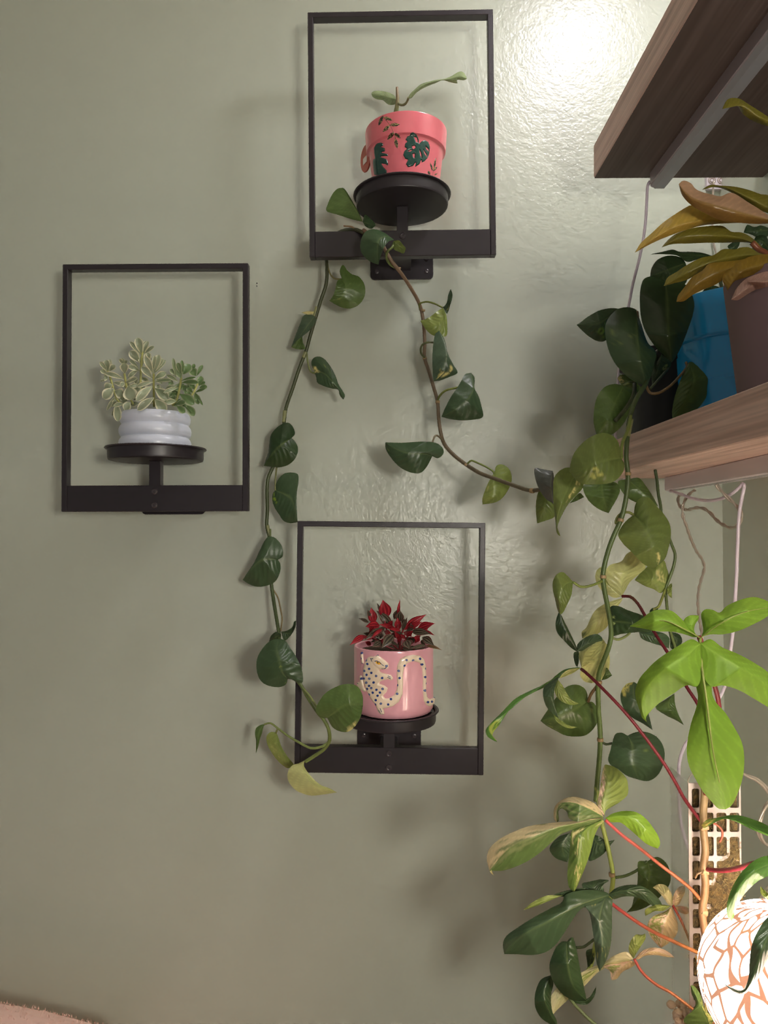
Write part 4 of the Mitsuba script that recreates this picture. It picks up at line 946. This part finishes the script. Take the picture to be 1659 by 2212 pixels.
for z, s, o, r, c in (
        ("H", "48,822 70,838 160,920 300,1060 430,1200 560,1360 680,1520 770,1650 860,1800 930,1930 1000,2030 1082,2135", (.375, .385, .395, .405, .412, .418, .424, .43, .438, .446, .455, .464), 0.0019, (DRED, RED)),
        ("H", "400,192 470,196 530,250 580,330 640,440 700,540 780,660 880,830 960,980 1050,1120 1100,1250 1120,1500 1115,1850", (.30, .31, .33, .35, .37, .39, .405, .42, .432, .44, .446, .455, .462), 0.0019, DRED),
        ("H", "1068,548 1100,640 1150,800 1200,970 1228,1080 1240,1200 1220,1420 1150,1750 1120,1900", (.60, .585, .565, .545, .535, .522, .505, .48, .468), 0.0021, RED),
        ("J", "255,450 400,580 560,700 720,830 880,950 1000,1050 1075,1135", (.42, .428, .436, .445, .453, .46, .466), 0.0018, ((196, 84, 86), (206, 128, 84))),
        ("J", "300,1165 400,1240 560,1350 700,1430 850,1500 1000,1570 1145,1630", (.41, .42, .43, .44, .452, .464, .473), 0.0018, ((190, 72, 76), (196, 136, 78))),
        ("J", "838,1188 900,1300 960,1430 1010,1560 1060,1690 1108,1815 1150,1950", (.42, .43, .438, .446, .452, .458, .464), 0.0014, ((150, 52, 50), (150, 150, 76))),
        ("J", "503,1648 570,1760 680,1860 820,1940 980,2060 1060,2120", (.42, .428, .436, .444, .452, .456), 0.0016, ((186, 82, 76), (206, 138, 82))),
        ("J", "1118,874 1250,886 1400,866 1510,832 1700,790", (.466, .49, .53, .57, .61), 0.0022, (128, 34, 52)),
        ("J", "1180,1980 1500,2040 2100,2060 2480,1900 2520,1560 2200,1300 1800,1228", (.474, .465, .46, .49, .58, .66, .68), 0.0020, (140, 60, 56)),
        ("J", "1150,1960 1120,2100 1150,2260", (.47, .49, .50), 0.0018, (150, 140, 84))):
    add_stalk(PH, "leaf_stalk", z, s, r, c, o=o, n=60)


def pl_leaf(*ls, label=None, matte=None):
    add_leaf(PH, *[lobe(l[0], l[1], l[2], l[3], l[4], l[6], e=l[5], patch=l[7] if len(l) > 7 else (), ns=10, nt=60, veins=8) for l in ls], label=label, matte=matte)


b = "bright"
pl_leaf(("H", "1072,545 1090,800 1132,1100 1182,1500 1240,1800 1292,2032", "1032,650 1018,800 1036,960 1054,1060 1040,1150 1000,1270 965,1430 958,1550 978,1660 1038,1780 1098,1880 1178,1972 1230,2026", "1112,650 1150,800 1172,940 1178,1040 1212,1110 1292,1200 1372,1330 1432,1450 1454,1580 1442,1750 1402,1880 1342,2002", (.61, .62, .625, .625, .615, .60), (-.012, -.012), b),
        ("H", "1076,600 960,700 760,830 620,980 570,1150 612,1278", "1000,562 920,600 800,672 690,750 610,830 545,910 512,1015 520,1085 545,1160 572,1240", "1082,880 1045,972 960,960 850,1027 730,1107 650,1180 605,1242", (.62, .628, .63, .618, .60, .585), (-.012, -.006), b),
        ("H", "1076,600 1200,680 1400,800 1600,920 1740,1080 1800,1260", "1160,562 1260,630 1400,690 1560,778 1659,848 1760,960 1820,1100", "1112,900 1175,972 1260,962 1400,1000 1560,1090 1660,1152 1750,1220", (.62, .628, .632, .62, .605, .59), (-.012, -.006), b),
        ("H", "1064,545 950,480 750,400 464,451", "1012,500 950,430 892,368 830,320 748,306 660,320 560,390", "1010,544 960,528 850,500 700,494 560,467", (.612, .625, .622, .60), (-.008, -.008), b),
        ("H", "1046,535 1000,450 1062,358", "945,470 930,402 968,364 1010,354", "1022,490 1032,430 1060,390", (.612, .618, .615), (-.004, -.004), b),
        ("H", "1080,546 1250,425 1450,330 1720,270", "1098,495 1090,420 1082,340 1120,304 1180,309 1240,333 1300,278 1400,230 1520,199 1600,210", "1160,522 1260,522 1400,492 1520,440 1659,360", (.612, .628, .63, .61), (-.010, -.008), b), label="bright lime green deeply lobed leaf", matte="leaf_matte")
pl_leaf(("G", "1252,432 1255,290 1332,42", "1190,390 1125,300 1112,215 1150,162 1248,130 1292,68", "1282,382 1322,310 1402,240 1458,182 1402,98", (.30, .305, .285), (-.006, -.010), "pale"),
        ("G", "1246,436 1120,320 1035,205", "1190,446 1138,422 1088,390 1046,340 1022,262", "1200,390 1120,290 1078,180", (.30, .298, .28), (-.006, -.006), "pale"),
        ("G", "1262,446 1150,560 1000,690 912,798", "1208,460 1098,500 1020,558 978,630 945,702 905,742", "1250,472 1222,512 1142,602 1128,690 1050,752 962,782", (.30, .302, .298, .285), (-.008, -.008), "pale", [(.97, -.4, .12, .8, 60, 88, 44)]), label="pale yellow-green lobed leaf")
pl_leaf(("G", "903,1050 940,920 1030,840 1088,800", "892,1000 876,930 918,888 1000,830", "1020,1000 1100,900 1112,840", (.37, .362, .35, .34), (-.006, -.010), "pale"),
        ("G", "903,1050 1010,1000 1040,1100 992,1183", "892,1112 930,1167", "1000,900 1110,835 1142,920 1147,1020 1125,1100 1062,1162", (.37, .355, .345, .34), (-.006, -.012), "pale"),
        ("G", "865,905 960,845 1086,815", "868,850 918,800 980,768 1040,758 1080,788", "905,905 960,872 1030,832", (.362, .36, .352), (-.004, -.006), "dark"),
        ("G", "1075,1158 1120,1110 1168,1115", "1105,1100 1120,1048", "1120,1147", (.34, .345, .345), (.0, .0), "mid"),
        ("G", "898,1046 700,1125 480,1253 265,1432 105,1560 178,1691", "860,1046 760,1064 690,1109 610,1179 480,1238 330,1318 215,1435 110,1540 76,1590 90,1640 130,1670", "800,1085 712,1138 620,1200 480,1268 350,1347 268,1432 195,1540 142,1610 135,1655", (.375, .385, .39, .395, .40, .39), (-.006, -.003), "green", [(.9, .6, .14, .8, 150, 165, 76)]),
        ("G", "898,1050 800,1090 714,1142", "800,1063 740,1100", "830,1095 770,1122", (.378, .387, .392), (.0, .0), "pale"),
        ("G", "704,1125 640,1250 706,1482", "620,1178 578,1222 572,1292 600,1382 650,1442", "732,1100 690,1172 668,1252 668,1342 687,1432", (.392, .405, .395), (-.006, -.006), "dark"),
        ("G", "700,1150 720,1270 882,1358", "740,1200 790,1290 840,1343", "668,1222 700,1312 780,1362 840,1370", (.388, .392, .388), (-.002, -.004), "lime"),
        ("G", "655,1440 740,1530 866,1561", "720,1500 800,1548", "688,1512 760,1562 822,1574", (.39, .395, .39), (-.002, -.002), "lime"),
        ("G", "880,905 850,980 868,1046", "838,920 850,1020", "880,1000", (.364, .37, .372), (.0, .0), "dark"))
vv = "vari"
pl_leaf(("I", "1100,430 900,470 700,512 480,602 280,702 108,888", "950,418 860,453 700,468 580,480 440,505 320,550 190,618 108,700 86,780", "1000,482 880,512 790,547 720,577 640,647 550,727 450,797 340,850 220,887", (.42, .44, .452, .455, .45, .435), (-.012, -.016), vv),
        ("I", "1095,422 950,345 820,300 720,310 690,400 692,468", "1022,310 900,260 820,248 740,273 680,323 662,390 674,455", "960,440 860,462 795,432 778,380 732,350 706,372 708,455", (.42, .43, .436, .43, .42, .414), (-.010, .0), vv),
        ("I", "1105,422 1098,300 1140,120 1112,-32", "1042,322 1060,200 1080,60 1100,-20", "1112,372 1160,340 1240,290 1302,230 1307,160 1292,90 1242,30 1182,-12", (.42, .418, .41, .395), (-.004, -.008), "lime", [(.35, -.75, .8, .42, 214, 186, 160)]),
        ("I", "1108,432 1300,425 1440,520 1562,697", "1180,390 1280,370 1380,383 1460,438 1532,530 1572,600 1582,662", "1160,467 1240,472 1310,522 1390,592 1460,652 1520,682", (.42, .43, .436, .425), (-.006, -.006), "bright"),
        ("I", "1085,446 920,560 880,780 838,1074", "900,488 818,545 810,602 798,750 783,880 783,960 798,1032", "1100,462 1052,512 1012,602 982,722 942,842 892,962 857,1042", (.42, .436, .438, .42), (-.008, -.010), "varig"),
        ("I", "128,880 120,905 148,928", "112,890", "135,905", (.435, .43, .43), (0, 0), "cream"), label="variegated cream and green lobed leaf")
d = "dark"
pl_leaf(("I", "1155,1092 900,1180 640,1312 400,1442 238,1607", "1080,1060 900,1056 760,1100 738,1155 640,1210 500,1285 360,1373 253,1453 226,1510 230,1572", "1060,1190 920,1207 880,1237 820,1322 750,1432 680,1527 590,1592 480,1615 350,1609", (.41, .43, .438, .438, .42), (-.012, -.016), d),
        ("I", "1110,1108 1060,1300 1085,1500 1060,1758", "940,1188 972,1252 1000,1402 1020,1552 1035,1682", "1166,1132 1167,1252 1166,1402 1152,1552 1112,1672", (.41, .43, .436, .42), (-.008, -.010), "slate"),
        ("I", "1135,1092 1280,1058 1450,1090 1582,1232", "1200,1038 1300,1010 1400,1013 1480,1048 1562,1120 1599,1182", "1180,1132 1260,1112 1360,1112 1440,1142 1520,1192", (.41, .425, .43, .42), (-.006, -.006), d),
        ("I", "1085,1085 1010,1030 1062,960", "940,1064 908,1000 960,983 1020,970", "1098,1062 1092,1010 1140,972", (.41, .405, .395), (-.004, -.004), d),
        ("I", "900,1070 820,1062 660,1092", "940,1038 800,1052", "860,1110 740,1112", (.412, .42, .42), (-.004, -.004), d),
        ("I", "745,1100 600,1140 400,1227", "600,1103 480,1160", "650,1137 540,1182 440,1217", (.42, .425, .42), (-.002, -.004), "lime"),
        ("I", "950,1048 928,1030 908,992", "930,1048", "955,1030", (.40, .395, .39), (0, 0), "lime"), label="dark green deeply lobed leaf")
pl_leaf(("J", "836,1192 770,1090 663,1030", "800,1180 755,1118 700,1060", "830,1095 780,1016 718,1003", (.42, .425, .415), (-.004, -.006), "cream"),
        ("J", "840,1192 880,1100 942,1018", "838,1120 868,1050 908,1020", "885,1182 912,1140 947,1062", (.42, .425, .415), (-.004, -.004), "blush"),
        ("J", "850,1200 905,1222 985,1255", "900,1190 975,1212", "880,1232 940,1262", (.418, .42, .41), (0, 0), "blush"),
        ("J", "824,1190 720,1200 600,1277", "720,1178 640,1198 596,1230", "760,1232 680,1237 632,1262", (.42, .425, .415), (-.003, -.004), "lime"),
        ("J", "832,1192 780,1330 734,1554", "760,1242 668,1280 622,1342 628,1422 680,1502", "852,1262 882,1342 872,1432 802,1512", (.42, .425, .41), (-.006, -.006), "blush", [(.5, -.6, .6, .55, 140, 150, 74)]), label="small half cream, half green lobed leaf")
pl_leaf(("J", "503,1648 520,1540 598,1428", "460,1590 465,1510 520,1438 570,1440", "510,1622 560,1542 602,1470", (.42, .425, .415), (-.004, -.004), "lime"),
        ("J", "507,1650 660,1585 852,1637", "560,1588 640,1553 732,1558 802,1590", "540,1652 600,1622 700,1617 780,1632", (.42, .43, .42), (-.004, -.004), "blush"),
        ("I", "1352,1650 1150,1680 1000,1760 820,1900 700,2010 643,2168", "1300,1588 1180,1623 1100,1678 1000,1718 900,1768 780,1850 690,1900 638,1980 626,2080", "1250,1692 1130,1722 1050,1762 930,1882 800,1992 722,2062 665,2122", (.42, .415, .40, .39, .388, .38), (-.004, -.006), "cream", [(.55, 0, .3, .7, 150, 165, 84)]),
        ("J", "480,1662 380,1740 313,1832", "330,1690 240,1716 290,1752 308,1830", "520,1690 480,1722 402,1762 352,1822", (.42, .416, .405), (-.004, -.004), "blush", [(.6, -.5, .3, .4, 150, 160, 90)]), label="small cream variegated leaf on a pink stalk")
pl_leaf(("J", "1790,800 1560,880 1400,1050 1346,1322", "1659,758 1560,788 1460,868 1388,960 1338,1060 1308,1160 1303,1242 1318,1302", "1659,932 1580,972 1500,1042 1432,1122 1382,1222 1358,1302", (.60, .62, .62, .60), (-.008, -.008), "green"))
pl_leaf(("J", "1084,492 1250,432 1450,475 1800,640", "1130,448 1220,428 1320,408 1400,408 1500,433 1659,500", "1100,520 1160,492 1250,447 1300,440 1400,472 1500,522 1660,588", (.47, .50, .53, .56), (-.004, -.004), "green", [(.0, 0, .16, 1.4, 220, 200, 110)]))
pl_leaf(("J", "1800,1230 1640,1500 1530,1800 1450,1935 1360,1915 1272,1860", "1659,1288 1570,1410 1520,1530 1500,1680 1488,1820 1440,1915 1350,1895", "1780,1480 1659,1650 1592,1792 1522,1892 1452,1952 1372,1938", (.68, .705, .71, .70, .695, .69), (-.006, -.012), "dark", [(.5, 1.0, .6, .2, 190, 190, 140)]))
pl_leaf(("J", "1720,1180 1640,1100 1594,1022", "1600,1090 1592,1060", "1700,1130 1615,1040", (.60, .61, .60), (0, 0), "lime"))
pl_leaf(("J", "1150,2240 1080,2060 990,1878", "1030,2240 930,2190 945,2152 1020,2080 1032,2020 1000,1952", "1190,2172 1112,2080 1090,2000 1060,1930 1012,1876", (.50, .515, .50), (-.006, -.008), "mid", [(.25, .6, .4, .35, 190, 190, 110)]))

for s_, o_, r_ in (("1072,548 1088,800 1130,1100 1180,1500 1240,1800", (.612, .623, .628, .628, .618), 0.0012), ("1066,546 950,482 750,402 520,446", (.614, .627, .624, .606), 0.0006), ("1080,548 1250,427 1450,332 1659,290", (.614, .63, .632, .618), 0.0006)):
    add_stalk(PH, "midrib", "H", s_, r_, (150, 160, 84), o=o_, n=60, taper=0.35)

# ---------------------------------------------------------------- glass lamp
LM = thing("table_lamp", "lit round art-glass lamp with white and amber mottled cells, at the lower right", "lamp")
LO = 0.60
LCEN = P(1686, 2126, LO)
LR = float(np.linalg.norm(P(1520, 2126, LO) - LCEN))
LCX, LCY, LCZ = (float(x) for x in LCEN)


def mosaic(p):
    x, y, z = p.x - LCX, p.y - LCY, p.z - LCZ
    th, ph = dr.atan2(y, x), dr.asin(dr.clip(z / (LR * 0.98), -0.999, 0.999))
    wob = mikit.noise(x * 60, y * 60, z * 60) * 0.5
    d1, d2, r = mikit.voronoi(th * 4.4 + wob, ph * 3.1 + wob + 3.0)
    return mikit.smoothstep(0.11, 0.22, d2 - d1), r


def glow(p, n, uv):
    k, r = mosaic(p)
    up = mikit.smoothstep(0.9, -0.6, (p.z - LCZ) / LR)
    cell = mi.Color3f(*GLOBE) * (0.75 + 0.3 * r)
    return mikit.mix(mi.Color3f(0.46, 0.23, 0.14), cell, k)


def glass(p, n, uv):
    k, r = mosaic(p)
    return mikit.mix(lt(190, 120, 84), lt(244, 234, 224), k)


scene["lamp_glass"] = princ(proc(glass), 0.12, 0.6)
gu, gv = np.meshgrid(np.linspace(0, 1, 129), np.linspace(0.002, 0.998, 65), indexing="ij")
g = np.stack([np.cos(2 * np.pi * gu) * np.sin(np.pi * gv), np.sin(2 * np.pi * gu) * np.sin(np.pi * gv), -0.98 * np.cos(np.pi * gv)], -1).reshape(-1, 3) * LR + LCEN
i, j = np.meshgrid(np.arange(128), np.arange(64), indexing="ij")
q = np.stack([i * 65 + j, (i + 1) * 65 + j, (i + 1) * 65 + j + 1, i * 65 + j + 1], -1).reshape(-1, 4)
key = f"{LM}__shade"
scene[key] = ply((g, q), "lamp_glass", smooth=True, uv=np.stack([gu.ravel(), gv.ravel()], 1))
scene[key]["emitter"] = {"type": "area", "radiance": proc(glow)}
bz = LCZ - TABLE_Z - LR * 0.93
part(LM, "base", moved(lathe([(0, 0), (0.048, 0), (0.05, 0.002), (0.05, 0.012), (0.02, 0.022), (0.012, 0.05), (0.012, bz - 0.02), (0.030, bz), (0.0, bz)], 64), (LCX, LCY, TABLE_Z)), "dark_steel", smooth=35)

# ---------------------------------------------------------------- cords, plug, cup
def cord(parent, z, s, r, bsdf, label, n=120, o=None, twist=0.0):
    q = pts(z, s)
    c = spline(q, n)
    p = P(c[:, 0], c[:, 1], c[:, 2])
    if not twist:
        return part(parent, "cord", tube(p, r, 10), bsdf, smooth=True, label=label)
    t = np.gradient(p, axis=0); t /= np.linalg.norm(t, axis=1, keepdims=True)
    a = np.cross(t, [0.2, 1, 0.1]); a /= np.linalg.norm(a, axis=1, keepdims=True); b_ = np.cross(t, a)
    L = np.r_[0, np.cumsum(np.linalg.norm(np.diff(p, axis=0), axis=1))]
    ms = []
    for s0 in (0, np.pi):
        ang = s0 + L * twist
        ms.append(tube(p + r * 0.8 * (np.cos(ang)[:, None] * a + np.sin(ang)[:, None] * b_), r, 8))
    return part(parent, "cord", cat(ms), bsdf, smooth=True, label=label)


cord("light_bar", "E", "640,125,0.152 622,160,0.15 612,300,0.14 602,470,0.13 580,640,0.12 540,830,0.11 498,990,0.102 455,1210,0.095 400,1500,0.09 360,1900,0.085 340,2300,0.08 420,2700,0.075", 0.0021, "cord_white", "white power cord hanging from the upper grow-light bar")
cord("light_bar_001", "O", "250,655,0.12 310,668,0.14 420,706,0.17 560,758,0.20 720,787,0.23 860,786,0.26 1000,752,0.28 1130,682,0.30 1235,595,0.31 1275,545,0.315 1290,575,0.316 1262,740,0.316 1232,900,0.316 1212,1100,0.316 1205,1300,0.316 1196,1500,0.315 1186,1800,0.314 1170,2100,0.312 1150,2400,0.31 1125,2700,0.308 1085,3000,0.305 1060,3250,0.302 985,3480,0.30 780,3800,0.295 460,4230,0.29 385,4450,0.29 370,4700,0.29 380,5000,0.29 410,5350,0.29 500,5650,0.29 600,5900,0.29", 0.0021, "cord_white", "pinkish white power cord drooping and hanging below the lower grow-light bar", n=260)
cord("light_bar_001", "O", "600,640,0.16 500,720,0.17 432,860,0.175 430,1000,0.175 480,1150,0.17 540,1330,0.16 620,1500,0.15 700,1620,0.14 732,1730,0.135 702,1850,0.13 660,2000,0.125 640,2200,0.12 660,2450,0.115 700,2700,0.11 720,3200,0.11", 0.0013, "cord_clear", "clear twisted cord running down from under the lower shelf", n=220, twist=240)
cord("light_bar_001", "O", "430,700,0.11 372,740,0.12 366,810,0.13 400,880,0.14 480,918,0.16 600,892,0.19 700,895,0.21 800,950,0.23 900,1060,0.25 1000,1132,0.27 1110,1170,0.29 1200,1132,0.305 1256,1045,0.31 1242,950,0.31 1150,830,0.305 1040,728,0.30 930,610,0.295 900,560,0.295", 0.0014, "cord_clear", "clear twisted cord making a loose loop under the lower shelf", n=200, twist=160)
cord(LM, "J", "1300,-40,0.36 1380,10,0.36 1460,58,0.36 1560,100,0.36 1640,172,0.36 1690,260,0.36 1640,330,0.36 1600,430,0.36 1578,540,0.36 1620,640,0.36 1700,700,0.36 1740,860,0.38 1700,1000,0.45 1640,1080,0.5 1600,1180,0.54 1660,1300,0.58", 0.0016, "cord_clear", "clear lamp cord curling at the right edge behind the lamp", n=200, twist=60)
PLUG = thing("wall_socket", "clear plastic round-holed wall adapter under the highest shelf", "wall socket")
q = P(1543, 384, 0)
part(PLUG, "cover", moved(plate(rounded(0.032, 0.046, 0.006), -0.008, -0.0002), q), "plastic_white", smooth=False)
for dx in (-0.0078, 0.0078):
    for rr in (0.006, 0.0033):
        th = np.linspace(0, 2 * np.pi, 25)
        part(PLUG, "ring", tube(np.stack([q[0] + dx + rr * np.cos(th), np.full(25, -0.0085), q[2] - 0.008 + rr * np.sin(th)], 1), 0.0007, 6), "cord_clear")
cord(PLUG, "X", "1541,392,0.01 1540,440,0.008 1541,520,0.01 1550,560,0.012 1562,620,0.015 1566,760,0.02 1560,900,0.05", 0.0011, "cord_clear", "clear cord dropping from the wall adapter", n=90, twist=200)
CUP = thing("clear_cup", "small clear cup of bark chips at the foot of the moss pole", "cup")
cq = P(1472, 2170, 0.43)
ch = cq[2] - TABLE_Z
part(CUP, "wall", moved(lathe([(0.0, 0.0), (0.013, 0), (0.0185, ch - 0.003), (0.0192, ch), (0.0188, ch + 0.0004)], 48), (cq[0], cq[1], TABLE_Z)), "clear_plastic", smooth=True)
for n in range(64):
    m = trimesh.creation.icosphere(1, 0.0042); m.apply_scale(rnd.uniform(0.6, 1.25, 3)); m.vertices += rnd.normal(0, 0.0004, m.vertices.shape)
    a_, rr = rnd.uniform(0, 6.28), rnd.uniform(0, 0.011)
    part(CUP, "bark_chip", moved(m, (cq[0] + rr * math.cos(a_), cq[1] + rr * math.sin(a_), TABLE_Z + ch - 0.004 - 0.0011 * n + 0.006 * (1 - rr / 0.011)), rz=rnd.uniform(0, 3)), "moss", color=np.repeat((lin(236, 210, 180) * rnd.uniform(0.6, 1.05))[None], len(m.vertices), 0))

# ---------------------------------------------------------------- furniture below the frame
TB = thing("side_table", "wooden side table under the lamp, below the photograph", "table")
part(TB, "table_top", box(PB[0] - 0.14, XR - 0.01, -0.80, -0.35, TABLE_Z - 0.03, TABLE_Z, 0.003), "table_wood", smooth=False)
for sx in (PB[0] - 0.12, XR - 0.06):
    for sy in (-0.78, -0.41):
        part(TB, "leg", box(sx, sx + 0.04, sy, sy + 0.04, 0, TABLE_Z - 0.03, 0.002), "table_wood", smooth=False)
SO = thing("sofa", "sofa back against the wall at the lower left, below the photograph", "sofa")
bz0 = float(P(0, 2230, 0.17)[2])
part(SO, "backrest", box(-1.7, -0.10, -0.26, -0.03, 0.12, bz0 - 0.15, 0.03), "fleece", smooth=30)
part(SO, "seat", box(-1.7, -0.10, -0.85, -0.26, 0.12, 0.42, 0.03), "fleece", smooth=30)
for sx in (-1.66, -0.18):
    for sy in (-0.82, -0.1):
        part(SO, "foot", box(sx, sx + 0.05, sy, sy + 0.05, 0, 0.121), "table_wood", smooth=False)
# fleece blanket over the backrest: a draped sheet with a pile of short tufts
nx, ny = 150, 60
us, vs = np.meshgrid(np.linspace(-1.3, -0.42, nx), np.linspace(0, 1, ny), indexing="ij")
zt = np.interp(us, [-1.3, -0.66, -0.60, -0.52, -0.44, -0.42], [0.028, 0.020, 0.012, 0.0, -0.02, -0.026]) + bz0 + 0.006
ang = np.pi * vs
yy = -0.145 + 0.128 * np.cos(ang); zz = zt - 0.15 * np.abs(np.cos(ang)) ** 1.6
zz = zz + 0.004 * (meshkit.fbm(np.stack([us * 14, vs * 5, 0 * us], -1), 3, 2) - 0.5)
v = np.stack([us, yy, zz], -1)
fz = 0.0032 * (meshkit.noise(np.stack([us * 420, yy * 420, zz * 420], -1), 4))
v[..., 2] += fz
v = v.reshape(-1, 3)
i, j = np.meshgrid(np.arange(nx - 1), np.arange(ny - 1), indexing="ij")
q = np.stack([i * ny + j, i * ny + j + 1, (i + 1) * ny + j + 1, (i + 1) * ny + j], -1).reshape(-1, 4)
sheet = trimesh.Trimesh(v, np.vstack([q[:, [0, 1, 2]], q[:, [0, 2, 3]]]), process=False)
BL = thing("fleece_blanket", "pale pink fleece blanket edge in the lower left corner", "blanket")
part(BL, "cloth", sheet, "fleece", smooth=True)
tuft = []
for _ in range(9000):
    k = rnd.integers(0, len(v))
    if v[k, 0] < -0.75 or v[k, 1] < -0.27:
        continue
    p0 = v[k] + rnd.uniform(-0.003, 0.003, 3) * [1, 1, 0]
    d = np.array([rnd.normal(0, 0.5), rnd.normal(0, 0.5), 1.0]); d *= 0.0045 / np.linalg.norm(d)
    s = np.cross(d, rnd.normal(0, 1, 3)); s *= 0.0009 / np.linalg.norm(s)
    tuft.append((np.array([p0 - s, p0 + s, p0 + d * 0.6 + s * 0.8, p0 + d]),))
tv = np.vstack([t[0] for t in tuft]); n = np.arange(len(tuft))[:, None] * 4
part(BL, "pile", trimesh.Trimesh(tv, np.vstack([n + [0, 1, 2], n + [0, 2, 3]]), process=False), "fleece", smooth=False, kind="stuff")
